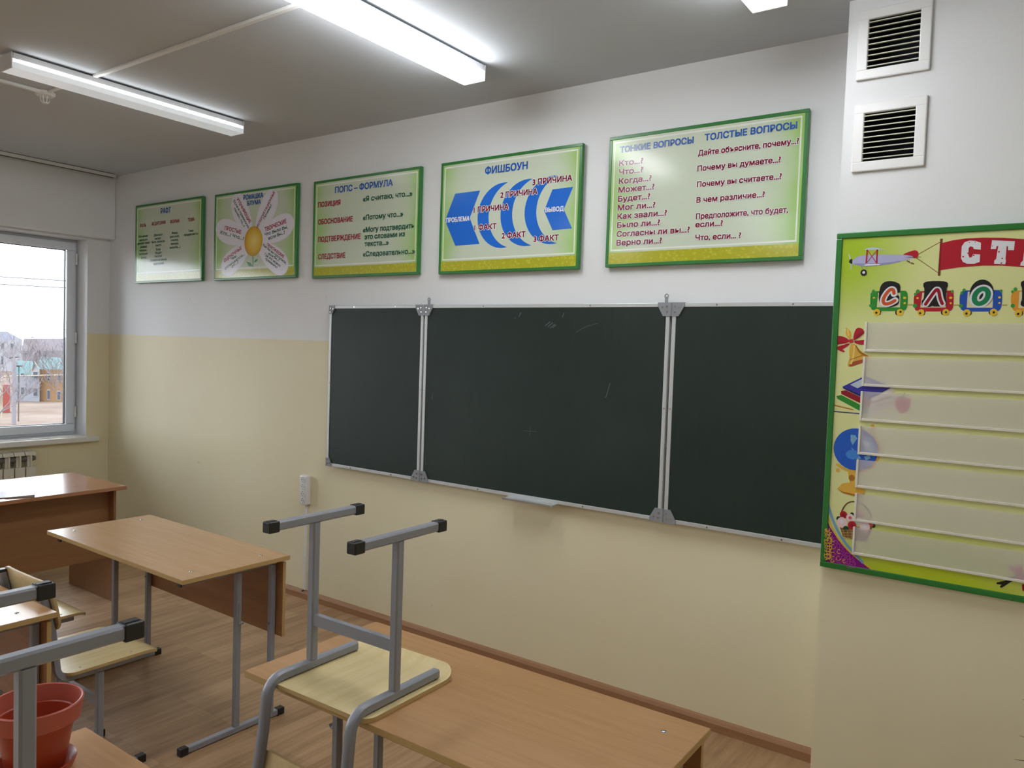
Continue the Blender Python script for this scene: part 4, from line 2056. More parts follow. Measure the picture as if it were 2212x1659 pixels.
# window reveals are white: give the faces that look along y or z the white paint
wl.data.materials.append(WHITE)
for p in wl.data.polygons:
    if abs(p.normal.x) < .5 and p.center.z > .5 and p.center.z < 2.9 and p.center.y < -.05: p.material_index = 1
struct(MB().box(XW, -1.485, YB, 0, 2.462, H, .006).build('trim_1', WHITE))      # beam over the windows
VX = (4.249, 4.487); VZ = [(2.354, 2.598), (2.683, 2.931)]
VW = .036
holes = [(VX[0]+VW, VX[1]-VW, a+VW, b-VW) for a, b in VZ]
holed('wall_shaft', 'y', -.28, .26, 4.213, XR, 0, H, holes, PAINT)
struct(MB().box(4.213, XR, -.02, -.001, 0, H).build('wall_shaft_back', PAINT))
BROWN = wood('skirting_wood', (166, 124, 90), (150, 108, 74), 0, .45)
bb = MB(); prof = [(0, 0), (-.02, 0), (-.02, .035), (-.012, .05), (0, .055)]
bb.ring_loft([[(x, y, z) for y, z in prof] for x in (XW, .962, 4.213)])
struct(bb.build('baseboard_front', BROWN))
bb = MB(); bb.ring_loft([[(XW-y, yy, z) for y, z in prof] for yy in (YB, -.021)])
struct(bb.build('baseboard_left', BROWN))
bb = MB(); bb.ring_loft([[(x, -.28+y, z) for y, z in prof] for x in (4.213, XR)])
struct(bb.build('baseboard_right', BROWN))

# ------------------------------------------------------------------ windows
GLASS = bpy.data.materials.new('window_glass'); GLASS.use_nodes = True
nt = GLASS.node_tree; nt.nodes.remove(nt.nodes['Principled BSDF'])
tr = nt.nodes.new('ShaderNodeBsdfTransparent'); gl = nt.nodes.new('ShaderNodeBsdfGlossy'); gl.inputs['Roughness'].default_value = .02
fr = nt.nodes.new('ShaderNodeFresnel'); fr.inputs['IOR'].default_value = 1.35; ms = nt.nodes.new('ShaderNodeMixShader')
tr.inputs[0].default_value = (.96, .97, .97, 1)
nt.links.new(fr.outputs[0], ms.inputs[0]); nt.links.new(tr.outputs[0], ms.inputs[1]); nt.links.new(gl.outputs[0], ms.inputs[2]); nt.links.new(ms.outputs[0], nt.nodes['Material Output'].inputs[0])
def rect_frame(b, y0, y1, z0, z1, x0, x1, w, bev=.004):
    b.box(x0, x1, y0, y1, z0, z0+w, bev); b.box(x0, x1, y0, y1, z1-w, z1, bev)
    b.box(x0, x1, y0, y0+w, z0+w, z1-w, bev); b.box(x0, x1, y1-w, y1, z0+w, z1-w, bev)
for i, (a, b_) in enumerate(WIN):
    z0, z1 = WZ
    w_ = bpy.data.objects.new('window_%d' % (i+1), None); C.objects.link(w_); struct(w_); w_.location = (XW-.2, b_, z0)
    ww = b_-a; hh = z1-z0
    f = MB(); rect_frame(f, -ww, 0, 0, hh, -.03, .02, .045)
    mids = [-ww*.5]
    for q in mids: f.box(-.03, .02, q-.03, q+.03, .045, hh-.045, .003)
    fo = f.build('window_frame', PVC, w_)
    for (p, q, hs) in ((-ww*.5+.012, -.022, 1), (-ww+.022, -ww*.5-.012, 0)):
        s_ = MB(); rect_frame(s_, p, q, .022, hh-.022, .02, .05, .066, .008)
        s_.mi = 1; rect_frame(s_, p+.064, q-.064, .086, hh-.086, .0, .021, .006, 0)
        so = s_.build('sash', [PVC, BLACK], w_, 40)
        MB().box(.004, .010, p+.062, q-.062, .084, hh-.084).build('pane', GLASS, so)
        if i == 0 and hs:
            for zz in (1.439, .796, .184):
                MB().cyl((.046, q+.008, zz-.045), (.046, q+.008, zz+.045), .009).build('hinge', PVCW, so)
            hd = MB(); hd.box(.05, .062, p+.015, p+.045, .72, .79, .003); hd.box(.062, .085, p+.02, p+.035, .60, .78, .005); hd.build('handle', PVCW, so)
struct(MB().box(XW-.17, -1.51, -2.14, -.096, .803, .8455, .008).build('trim_2', PVCW))   # window sill board
struct(MB().box(XW-.17, -1.51, -4.54, -2.56, .803, .8455, .008).build('trim_3', PVCW))
struct(MB().box(XW-.17, -1.51, -6.7, -4.9, .803, .8455, .008).build('trim_4', PVCW))
# ------------------------------------------------------------------ radiator
RADW = mat('radiator_enamel', (222, 217, 204), .35)
RADD = mat('radiator_shadow_gap', (120, 116, 110), .6)
rad = thing('radiator', 'white aluminium panel radiator below the window sill behind the desk', 'radiator', (XW, -.6, .19))
for k in range(10):
    y1 = -k*.0765; y0 = y1-.0715
    b = MB()
    b.ring_loft([[(x, y, z) for x, z in [(.035, .03), (.1, .03), (.104, .06), (.104, .46), (.1, .4601), (.035, .46)]] for y in (y0+.002, y1-.002)])
    b.ring_loft([[(x, y, z) for x, z in [(.03, .555), (.085, .555), (.1, .549), (.095, .56), (.085, .574), (.06, .58), (.03, .58)]] for y in (y0, y1)])
    b.box(.09, .1, y0+.033, y0+.041, .46, .555)
    b.box(.03, .075, y0+.02, y0+.055, .46, .555)
    b.build('radiator_section', RADW, rad, 30)
MB().cyl((.055, -.765, .06), (.055, .0, .06), .02).build('lower_pipe', RADD, rad, 40)
up = MB(); up.cyl((.055, -.765, .52), (.055, .0, .52), .02); up.cyl((.055, 0, .52), (.055, .012, .52), .016); up.build('upper_pipe', RADD, rad, 40)
for q in (-.16, -.65): MB().box(0, .04, q, q+.03, .48, .5).build('wall_bracket', RADD, rad)

# ------------------------------------------------------------------ curtain rail, trunking, detector
b = MB(); b.box(-1.455, -1.395, -6.5, -.05, H-.013, H-.004, .001)
for q in (-1.455, -1.428, -1.403): b.box(q, q+.008, -6.5, -.05, H-.030, H-.013)
cr = thing('curtain_rail', 'white double track curtain rail on the ceiling along the window wall', 'curtain rail', (-1.425, -.05, H))
cro = b.build('track', PVCW, cr); cro.location = (1.425, .05, -H)
b = MB(); b.box(-1.452, -1.396, -6.5, -.052, H-.0045, H-.0002); go = b.build('upper_gap_shade', mat('gap_shade_grey', (62, 60, 68), .6), cr); go.location = (1.425, .05, -H)  # dark filler strip, painted shadow of the gap between track and ceiling
b = MB(); b.box(-1.404, -1.3945, -6.5, -.062, H-.0345, H-.030); go = b.build('lower_lip_shade', mat('gap_shade_grey', (62, 60, 68), .6), cr); go.location = (1.425, .05, -H)  # dark strip painted as the shadow line below the front lip
b = MB(); b.box(-.03, .03, -.006, .004, -.034, -.0, .002); b.build('end_cap', PVCW, cr)
tag(MB().box(.86, 2.57, -1.345, -1.323, H-.014, H, .003).build('cable_trunking', PVCW), 'white cable trunking across the ceiling joining the two lit tube lamps', 'cable trunking')
tag(MB().box(.345, .369, -3.2, -1.37, H-.016, H, .003).build('cable_trunking', PVCW), 'short bright white cable trunking left of the far lamp, ending at the heat detector', 'cable trunking')
tag(MB().box(.372, .765, -1.345, -1.327, H-.010, H, .003).build('cable_trunking', PVCW), 'faint white cable trunking running from the heat detector to the far lamp', 'cable trunking')
hdt = thing('heat_detector', 'small white caged heat detector on the ceiling beside the far lamp', 'heat detector', (.335, -1.335, H))
MB().lathe([(.0, 0), (.05, 0), (.05, -.012), (.042, -.02), (.0, -.02)]).build('base', PVCW, hdt, 40)
b = MB()
for k in range(8):
    t = 2*PI*k/8
    b.tube([(.026*math.cos(t), .026*math.sin(t), -.02), (.022*math.cos(t), .022*math.sin(t), -.045), (.014*math.cos(t), .014*math.sin(t), -.056)], .0028, 5)
b.lathe([(0, -.054), (.016, -.054), (.016, -.059), (0, -.06)], n=16)
b.build('sensor_cage', PVCW, hdt, 40)

# ------------------------------------------------------------------ ceiling lamps
def emis(name, rgb, strength, half, fade):
    """lamp diffuser: bright where the tube runs, weaker beyond the tube's ends"""
    m = bpy.data.materials.new(name); m.use_nodes = True; b = bsdf(m)
    b.inputs['Base Color'].default_value = (.8, .8, .8, 1); b.inputs['Roughness'].default_value = .25
    b.inputs['Emission Color'].default_value = (*rgb, 1)
    tc = N(m, 'ShaderNodeTexCoord'); sx = N(m, 'ShaderNodeSeparateXYZ'); L(m, tc.outputs['Object'], sx.inputs[0])
    ab = N(m, 'ShaderNodeMath', operation='ABSOLUTE'); L(m, sx.outputs['Y'], ab.inputs[0])
    mr = N(m, 'ShaderNodeMapRange'); L(m, ab.outputs[0], mr.inputs['Value'])
    for k, v in (('From Min', half), ('From Max', half+.05), ('To Min', strength), ('To Max', strength*fade)): mr.inputs[k].default_value = v
    L(m, mr.outputs[0], b.inputs['Emission Strength'])
    return m
E_BRIGHT = emis('diffuser_bright', (.95, .98, 1.0), LAMP_BRIGHT, .57, .09)
E_DIM = emis('diffuser_dim', (.95, .99, 1.0), LAMP_DIM, .55, .12)
E_EDGE = emis('diffuser_edge_band', (.88, .95, 1.0), .3, .6, .8)
HOUS = mat('lamp_housing_white', (222, 223, 226), .4)
def lamp(label, x, y, em, two_strips, group=None):
    t = thing('ceiling_lamp', label, 'ceiling lamp', (x, y, H), 0, group)
    Lh = .62
    MB().box(-.058, .058, -Lh+.004, Lh-.004, -.038, -.009, .003).build('housing', HOUS, t)
    for s in (-.4, .4):
        MB().box(-.02, .02, s-.03, s+.03, -.0095, 0).build('mounting_clip', HOUS, t)
    d = MB()
    zs = (-.038, -.053, -.068, -.08) if two_strips else (-.038, -.05, -.06, -.08)
    mi = (0, 1, 1) if two_strips else (0, 0, 0)
    for (za, zb), k in zip(zip(zs, zs[1:]), mi):
        d.mi = k; d.box(-.06, .06, -Lh, Lh, zb, za)
    # keep only outer skin: delete inner horizontal faces
    inner = [f for f in d.bm.faces if abs(f.normal.z) > .5 and any(abs(f.calc_center_median().z-z) < 1e-4 for z in zs[1:3])]
    bmesh.ops.delete(d.bm, geom=inner, context='FACES')
    ends = [f for f in d.bm.faces if abs(f.normal.y) > .5]
    bmesh.ops.delete(d.bm, geom=ends, context='FACES')
    d.build('diffuser', [em, E_EDGE], t)
    for s in (-1, 1):
        e = MB(); e.box(-.061, .061, min(s*Lh, s*(Lh+.006)), max(s*Lh, s*(Lh+.006)), -.082, -.009, .002); e.build('end_cap', HOUS, t)
    return t
lamp('brightest tube lamp on the ceiling above the middle of the blackboard', 2.622, -1.09, E_BRIGHT, False)
lamp('dimmer tube lamp with two glowing strips on the ceiling at left near window', .815, -1.09, E_DIM, True)
lamp('tube lamp at the top edge near the ventilation shaft, only its end showing', 4.006, -1.165, E_BRIGHT, False)
for x, y, n in ((.815, -4.2, 'window side'), (2.622, -4.2, 'middle')):
    lamp('tube lamp on the ceiling at the back of the classroom, %s' % n, x, y, E_BRIGHT, False)

# ------------------------------------------------------------------ flat lettering
TXT = {}
def text_bm(txt):
    """letter outlines -> triangles; every outer contour (with its holes) is filled on its own because the font's contours overlap"""
    if txt in TXT: return TXT[txt]
    c = bpy.data.curves.new('t', 'FONT'); c.body = txt; c.resolution_u = 3; c.fill_mode = 'NONE'
    o = bpy.data.objects.new('t', c); me = bpy.data.meshes.new_from_object(o)
    nb = {}
    for e in me.edges:
        a, b_ = e.vertices; nb.setdefault(a, []).append(b_); nb.setdefault(b_, []).append(a)
    co = [v.co.copy() for v in me.vertices]; seen = set(); loops = []
    for st in nb:
        if st in seen: continue
        lp = [st]; seen.add(st); cur = st
        while True:
            nx = [k for k in nb[cur] if k not in seen]
            if not nx: break
            cur = nx[0]; seen.add(cur); lp.append(cur)
        if len(lp) > 2: loops.append([co[k] for k in lp])
    bpy.data.objects.remove(o); bpy.data.curves.remove(c); bpy.data.meshes.remove(me)
    area = lambda l: sum(a.x*b_.y-b_.x*a.y for a, b_ in zip(l, l[1:]+l[:1]))/2
    def inside(p, l):
        r = False
        for a, b_ in zip(l, l[1:]+l[:1]):
            if (a.y > p.y) != (b_.y > p.y) and p.x < (b_.x-a.x)*(p.y-a.y)/(b_.y-a.y)+a.x: r = not r
        return r
    outer, holes = [], []
    for k, l in enumerate(loops):
        # a hole lies wholly inside another loop; overlapping strokes do not
        (holes if any(m is not l and abs(area(m)) > abs(area(l)) and all(inside(p, m) for p in l) for m in loops) else outer).append(l)
    vs, fs = [], []
    for k, l in enumerate(outer):
        hs_in = [h for h in holes if all(inside(p, l) for p in h)]
        polys = [l]+hs_in; pt = [p for q in polys for p in q]
        for j, t in enumerate(tessellate_polygon([[Vector((p.x, p.y, 0)) for p in q] for q in polys])):
            n0 = len(vs); vs += [(pt[i].x, pt[i].y, k % 3+(j % 7)*.13) for i in t]; fs.append((n0, n0+1, n0+2))
    TXT[txt] = (vs, fs)
    return TXT[txt]
def add_text(b, txt, p, q, h, y, mi=0, off=.02, ring=4):
    """fit txt to the baseline p->q (x,z) with capital height h, on the plane y; off = stroke thickening"""
    vs, fs = text_bm(txt)
    x0 = min(v[0] for v in vs); x1 = max(v[0] for v in vs)
    d = Vector((q[0]-p[0], q[1]-p[1])); ln = d.length; d.normalize(); n = Vector((-d.y, d.x))
    sx = ln/(x1-x0); sy = h/.73; r = off*sy
    for k in range(ring):
        a = 2*PI*(k+.5)/ring; dx, dy = r*math.cos(a), r*math.sin(a)
        bv = []
        for x, yy, c_ in vs:
            w_ = Vector(p)+d*((x-x0)*sx+dx)+n*(yy*sy+dy); bv.append(b.bm.verts.new((w_.x, y-k*.00009-c_*.00003, w_.y)))
        for f in fs:
            try: fc = b.bm.faces.new([bv[i] for i in f])
            except ValueError: continue
            fc.material_index = mi; fc.normal_update()
            if fc.normal.y > 0: fc.normal_flip()
INK = {'b': mat('ink_blue', (40, 92, 176), .2), 'r': mat('ink_crimson', (160, 32, 62), .2), 'g': mat('ink_dark_green', (30, 92, 72), .2), 'm': mat('ink_maroon', (124, 16, 44), .2), 'w': mat('ink_white', (236, 238, 242), .2)}
PETALW = mat('ink_petal_white', (230, 228, 240), .2)
ARROW = mat('ink_arrow_blue', (34, 108, 210), .18)
def print_mat(name, Wd, Hd, centre, edge, reach=.62):
    m = mat(name, centre, .16, 0, .38)
    tc = N(m, 'ShaderNodeTexCoord'); sx = N(m, 'ShaderNodeSeparateXYZ'); L(m, tc.outputs['Object'], sx.inputs[0])
    u = N(m, 'ShaderNodeMath', operation='MULTIPLY_ADD'); L(m, sx.outputs['X'], u.inputs[0]); u.inputs[1].default_value = 2/Wd; u.inputs[2].default_value = -1
    a = N(m, 'ShaderNodeMath', operation='ABSOLUTE'); L(m, u.outputs[0], a.inputs[0])
    n = N(m, 'ShaderNodeTexNoise'); n.inputs['Scale'].default_value = 3.2; L(m, tc.outputs['Object'], n.inputs['Vector'])
    ad = N(m, 'ShaderNodeMath', operation='MULTIPLY_ADD'); L(m, n.outputs['Fac'], ad.inputs[0]); ad.inputs[1].default_value = .55; L(m, a.outputs[0], ad.inputs[2])
    mr = N(m, 'ShaderNodeMapRange', interpolation_type='SMOOTHSTEP'); L(m, ad.outputs[0], mr.inputs['Value']); mr.inputs['From Min'].default_value = reach+.2; mr.inputs['From Max'].default_value = reach+.75
    L(m, ramp(m, mr.outputs[0], [(0, centre), (1, edge)]), bsdf(m).inputs['Base Color'])
    return m
BAND = mat('print_band_olive', (186, 186, 52), .13)
n = N(BAND, 'ShaderNodeTexVoronoi'); n.inputs['Scale'].default_value = 55; L(BAND, coords(BAND, (1, 1, 1.2)), n.inputs['Vector'])
L(BAND, ramp(BAND, n.outputs['Distance'], [(.15, (196, 196, 62)), (.5, (178, 176, 48))]), bsdf(BAND).inputs['Base Color'])
BORD = mat('print_border_white', (228, 232, 222), .15)
POST = [(-1.1233, .911, 2.0947, .6114), (-.0659, .9015, 2.0903, .6086), (.9937, .909, 2.0793, .6097), (2.0536, .9037, 2.0742, .6122), (3.1054, .9152, 2.0771, .6149)]
def poster(i, label):
    x, wd, z, hh = POST[i]
    t = thing('wall_poster', label, 'poster', (x, -.03, z), 0, None)
    f = MB(); w_ = .016
    f.box(0, wd, 0, .022, 0, w_, .002); f.box(0, wd, 0, .022, hh-w_, hh, .002); f.box(0, w_, 0, .022, w_, hh-w_, .002); f.box(wd-w_, wd, 0, .022, w_, hh-w_, .002)
    f.build('frame', GREENF, t)
    pm = print_mat('print_paper_%s' % 'abcde'[i], wd, hh, (202, 212, 192), (150, 196, 88))
    MB().box(w_-.002, wd-w_+.002, .0018, .029, w_-.002, hh-w_+.002).build('panel', pm, t)
    MB().box(w_, wd-w_, .0014, .0018, w_, .068).build('ornament_band', BAND, t)
    l = MB(); k = .0075; a = .026; z0 = .075
    for q in ((a, wd-a, z0, z0+k), (a, wd-a, hh-a-k, hh-a), (a, a+k*.8, z0+k, hh-a-k), (wd-a-k*.8, wd-a, z0+k, hh-a-k)): l.box(q[0], q[1], .0013, .0018, q[2], q[3])
    l.build('border_line', BORD, t)
    return t, (x, z)
def put(t, o, kind, txt, x0, x1, z, h, name='text_line', off=.042):
    b = MB(); y = .00038
    if kind == 'm':
        add_text(b, txt, (x0-o[0], z-o[1]), (x1-o[0], z-o[1]), h, .0011, 1, .105, 7)
    add_text(b, txt, (x0-o[0], z-o[1]), (x1-o[0], z-o[1]), h, y, 0, off)
    return b.build(name, [INK[kind], INK['w']], t)
def flat(b, pts, y, mi=0):
    b.mi = mi; vs = [b.bm.verts.new((p[0], y, p[1])) for p in pts]
    try:
        f = b.bm.faces.new(vs)
    except ValueError: return
    f.material_index = mi; f.normal_update()
    if f.normal.y > 0: f.normal_flip()
def rows(t, o, P, off=.042):
    for k, txt, x0, x1, z, h in P:
        put(t, o, k, txt, x0, x1, z, h, 'title' if k == 'b' else ('heading' if k in 'r' else 'text_line'), off)
t, o = poster(0, 'green framed poster titled РАФТ with four text columns, farthest left near the window'); rows(t, o, P1, .03)
t, o = poster(1, 'green framed poster with a white petalled daisy diagram titled РОМАШКА БЛУМА')
fc = P2F['c']; R0 = .1
for tip in P2F['petals']:
    d = Vector((tip[0]-fc[0], tip[1]-fc[1])); ln = d.length; d.normalize(); nn = Vector((-d.y, d.x))
    b = MB(); a0 = .05; cx = (a0+ln)/2; ra = (ln-a0)/2; rb = .082
    pts = []
    for k in range(40):
        q = 2*PI*k/40; s_ = ra*math.cos(q); ww = rb*math.sin(q)*(1+.28*math.cos(q))
        v = Vector(fc)+d*(cx+s_)+nn*ww; pts.append((v.x-o[0], v.y-o[1]))
    flat(b, pts, .0012-.00006*P2F['petals'].index(tip)); b.build('petal', PETALW, t)
b = MB(); s0, s1 = P2F['stem']
flat(b, [(s0[0]-o[0]-.004, s0[1]-o[1]), (s0[0]-o[0]+.004, s0[1]-o[1]), (s1[0]-o[0]+.004, s1[1]-o[1]), (s1[0]-o[0]-.004, s1[1]-o[1])], .0010)
for lf in P2F['leaf']: flat(b, [(p[0]-o[0], p[1]-o[1]) for p in lf], .0010)
b.build('stem', mat('ink_leaf', (44, 130, 70), .2), t)
b = MB(); flat(b, [(fc[0]-o[0]+R0*math.cos(2*PI*k/48), fc[1]-o[1]+R0*1.02*math.sin(2*PI*k/48)) for k in range(48)], .0007)
yc = mat('ink_daisy_yellow', (222, 176, 50), .18)
v_ = coords(yc); ds = N(yc, 'ShaderNodeVectorMath', operation='DISTANCE'); L(yc, v_, ds.inputs[0]); ds.inputs[1].default_value = (fc[0]-o[0]+.01, 0, fc[1]-o[1]+.005)
mr = N(yc, 'ShaderNodeMapRange'); L(yc, ds.outputs['Value'], mr.inputs['Value']); mr.inputs['From Max'].default_value = .11
L(yc, ramp(yc, mr.outputs[0], [(0, (240, 216, 120)), (.6, (226, 186, 60)), (1, (196, 142, 36))]), bsdf(yc).inputs['Base Color'])
b.build('flower_centre', yc, t)
rows(t, o, P2)
for k, txt, x0, z0, x1, z1, h in P2R:
    b = MB(); add_text(b, txt, (x0-o[0], z0-o[1]), (x1-o[0], z1-o[1]), h, .0007, 0, .035); b.build('heading' if k == 'r' else 'text_line', INK[k], t)
t, o = poster(2, 'green framed poster titled ПОПС – ФОРМУЛА with red headings and green quotes'); rows(t, o, P3)
t, o = poster(3, 'green framed poster titled ФИШБОУН with blue arrows and crescents')
for pts in P4S: b = MB(); flat(b, [(p[0]-o[0], p[1]-o[1]) for p in pts], .00125); b.build('arrow', ARROW, t)
for pts in P4C: b = MB(); flat(b, [(p[0]-o[0], p[1]-o[1]) for p in pts], .00125); b.build('crescent', ARROW, t)
rows(t, o, P4, .045)
t, o = poster(4, 'largest looking green framed poster with two columns of red questions, titled ТОНКИЕ ВОПРОСЫ ТОЛСТЫЕ ВОПРОСЫ'); rows(t, o, P5, .045)

# ------------------------------------------------------------------ word panel on the shaft
PX0, PX1, PZ0, PZ1 = 4.2165, 5.42, .899, 2.134
YP = -.306
wp = thing('word_panel', 'large lime green word board with clear pockets and train letters, at right', 'display board', (PX0, YP, PZ0))
O = (PX0, PZ0); Wd, Hd = PX1-PX0, PZ1-PZ0
f = MB(); w_ = .021
f.box(0, Wd, -.006, .024, 0, w_, .003); f.box(0, Wd, -.006, .024, Hd-w_, Hd, .003); f.box(0, w_, -.006, .024, w_, Hd-w_, .003); f.box(Wd-w_, Wd, -.006, .024, w_, Hd-w_, .003)
f.build('frame', GREENF, wp)
pm = mat('print_lime_panel', (200, 205, 128), .2, 0, .4)
v_ = coords(pm)
def near(m, v, c, r0, r1):
    ds = N(m, 'ShaderNodeVectorMath', operation='DISTANCE'); L(m, v, ds.inputs[0]); ds.inputs[1].default_value = (c[0], 0, c[1])
    mr = N(m, 'ShaderNodeMapRange', interpolation_type='SMOOTHSTEP'); L(m, ds.outputs['Value'], mr.inputs['Value'])
    for k, q in (('From Min', r0), ('From Max', r1), ('To Min', 1), ('To Max', 0)): mr.inputs[k].default_value = q
    return mr.outputs[0]
m1 = N(pm, 'ShaderNodeMix', data_type='RGBA'); L(pm, near(pm, v_, (.02, 1.16), .05, .34), m1.inputs['Factor']); m1.inputs['A'].default_value = rgba((222, 224, 160)); m1.inputs['B'].default_value = rgba((168, 196, 52))
m2 = N(pm, 'ShaderNodeMix', data_type='RGBA'); L(pm, near(pm, v_, (.35, -.32), .36, .62), m2.inputs['Factor']); L(pm, m1.outputs['Result'], m2.inputs['A']); m2.inputs['B'].default_value = rgba((188, 204, 50))
L(pm, m2.outputs['Result'], bsdf(pm).inputs['Base Color'])
MB().box(w_-.003, Wd-w_+.003, .0, .0255, w_-.003, Hd-w_+.003).build('panel', pm, wp)
COL = dict(sky=(186, 200, 214), sky2=(120, 168, 206), lilac=(178, 178, 214), lilac2=(148, 148, 196), white=(226, 226, 232), black=(36, 36, 38), red=(178, 34, 50), red2=(196, 58, 60), darkred=(150, 24, 44), brown=(108, 72, 38), green=(48, 140, 52), cream=(218, 214, 172), yellow=(228, 188, 60), leaf=(60, 150, 66), blue=(40, 84, 180), orange=(224, 154, 56), orangered=(206, 88, 46), emerald=(28, 130, 84), tan=(186, 160, 92), gold=(222, 176, 74), golddark=(172, 112, 36), rust=(168, 84, 52), page=(226, 216, 214), blue2=(60, 56, 160), navy=(38, 38, 110), apple=(196, 84, 84), pencil=(186, 130, 62), globeblue=(34, 92, 196), wicker=(136, 96, 62), rose=(236, 206, 210), coral=(206, 98, 98), darkleaf=(40, 66, 40), purple=(136, 26, 130), orchid=(168, 66, 150), globelight=(64, 134, 214), goldlight=(240, 206, 112), coral2=(220, 120, 116), pink=(198, 84, 128))
CM = {k: mat('ink_print_'+k, v, .25) for k, v in COL.items()}
def chaikin(pts, closed, n=2):
    pts = [Vector(p) for p in pts]
    for _ in range(n):
        out = [] if closed else [pts[0]]
        for k in range(len(pts) if closed else len(pts)-1):
            a, c = pts[k], pts[(k+1) % len(pts)]
            out += [a.lerp(c, .25), a.lerp(c, .75)]
        if not closed: out.append(pts[-1])
        pts = out
    return pts
SOFT = ('printed_aeroplane', 'printed_bell', 'printed_apple', 'train_letter', 'train_car', 'printed_basket')
def printed(name, shapes, z0=0.0004, step=.00008):
    b = MB(); used = []; lay = z0
    def mi(c):
        if c not in used: used.append(c)
        return used.index(c)
    for s in shapes:
        k = mi(s[1]); lay += step
        if s[0] == 'p':
            pts = chaikin(s[2], True) if name in SOFT and len(s[2]) > 6 else s[2]
            flat(b, [(p[0]-O[0], p[1]-O[1]) for p in pts], -lay, k)
        elif s[0] == 'c':
            flat(b, [(s[2][0]-O[0]+s[3]*math.cos(2*PI*i/28), s[2][1]-O[1]+s[4]*math.sin(2*PI*i/28)) for i in range(28)], -lay, k)
        else:
            src = chaikin(s[2], False, 2) if 2 < len(s[2]) < 14 else s[2]
            pts = [Vector((p[0]-O[0], p[1]-O[1])) for p in src]; r = s[3]/2; le = []; ri = []
            loop = (pts[0]-pts[-1]).length < 1e-4
            for i, p in enumerate(pts):
                if loop: d = pts[(i+1) if i < len(pts)-1 else 1]-pts[(i-1) if i else -2]
                else: d = pts[min(i+1, len(pts)-1)]-pts[max(i-1, 0)]
                d.normalize(); n_ = Vector((-d.y, d.x))*r
                le.append(p+n_); ri.append(p-n_)
            for i in range(len(pts)-1): lay += .000012; flat(b, [le[i], le[i+1], ri[i+1], ri[i]], -lay, k)
            if len(pts) > 2 and not loop:
                for p in (pts[0], pts[-1]): lay += .00002; flat(b, [(p.x+r*math.cos(2*PI*i/14), p.y+r*math.sin(2*PI*i/14)) for i in range(14)], -lay, k)
    return b.build(name, [CM[c] for c in used], wp)
for nm in ('ornament', 'banner', 'aeroplane', 'coupling', 'bell', 'protractor', 'books', 'apple', 'pencil', 'globe', 'basket', 'bouquet'): printed('printed_'+nm, S[nm])
for s in S['banner_letter']: printed('banner_letter', s, .0010)
for s in S['train_car']: printed('train_car', s, .0006, .00007)
for s in S['train_letter']: printed('train_letter', s, .0016, .00008)
FILM = bpy.data.materials.new('clear_pocket_film'); FILM.use_nodes = True
nt = FILM.node_tree; pb = nt.nodes['Principled BSDF']; pb.inputs['Base Color'].default_value = rgba((236, 230, 232)); pb.inputs['Roughness'].default_value = .22
tr = nt.nodes.new('ShaderNodeBsdfTransparent'); ms = nt.nodes.new('ShaderNodeMixShader'); ms.inputs[0].default_value = .46
nt.links.new(tr.outputs[0], ms.inputs[1]); nt.links.new(pb.outputs[0], ms.inputs[2]); nt.links.new(ms.outputs[0], nt.nodes['Material Output'].inputs[0])
RAIL = mat('pocket_rail_white', (226, 222, 210), .35)
for x, za, zb in PK:
    a, c, d = x-O[0], za-O[1], zb-O[1]
    p_ = MB().face([(a+.004, -.005, d), (Wd-.09, -.005, d), (Wd-.09, -.005, c), (a+.004, -.005, c)]).build('card_pocket', FILM, wp)
    e = MB(); e.box(a, a+.0075, -.0075, -.0002, d-.004, c, .001); e.box(a+.0076, Wd-.085, -.0075, -.0002, d-.004, d+.005, .001); e.build('pocket_rail', RAIL, p_)

# ------------------------------------------------------------------ blackboard
def board_mat():
    m = mat('chalkboard_green', (42, 54, 50), .5, 0, .3)
    v = coords(m, (1, 1, 1)); n = N(m, 'ShaderNodeTexNoise'); n.inputs['Scale'].default_value = 1.6; n.inputs['Detail'].default_value = 6; L(m, v, n.inputs['Vector'])
    n2 = N(m, 'ShaderNodeTexNoise'); n2.inputs['Scale'].default_value = 1; n2.inputs['Detail'].default_value = 3; L(m, coords(m, (70, 1, 5)), n2.inputs['Vector'])
    a = N(m, 'ShaderNodeMath', operation='MULTIPLY_ADD'); L(m, n2.outputs['Fac'], a.inputs[0]); a.inputs[1].default_value = .3; L(m, n.outputs['Fac'], a.inputs[2])
    L(m, ramp(m, a.outputs[0], [(.4, (30, 43, 38)), (.95, (44, 56, 51))]), bsdf(m).inputs['Base Color'])
    return m
BOARD = board_mat()
bd = thing('blackboard', 'dark green three panel blackboard with aluminium edges on the front wall', 'blackboard', (1.183, -.042, .9036))
MB().box(.1, 2.9, .020, .041, .3, .34).build('wall_bracket', CORNER, bd)
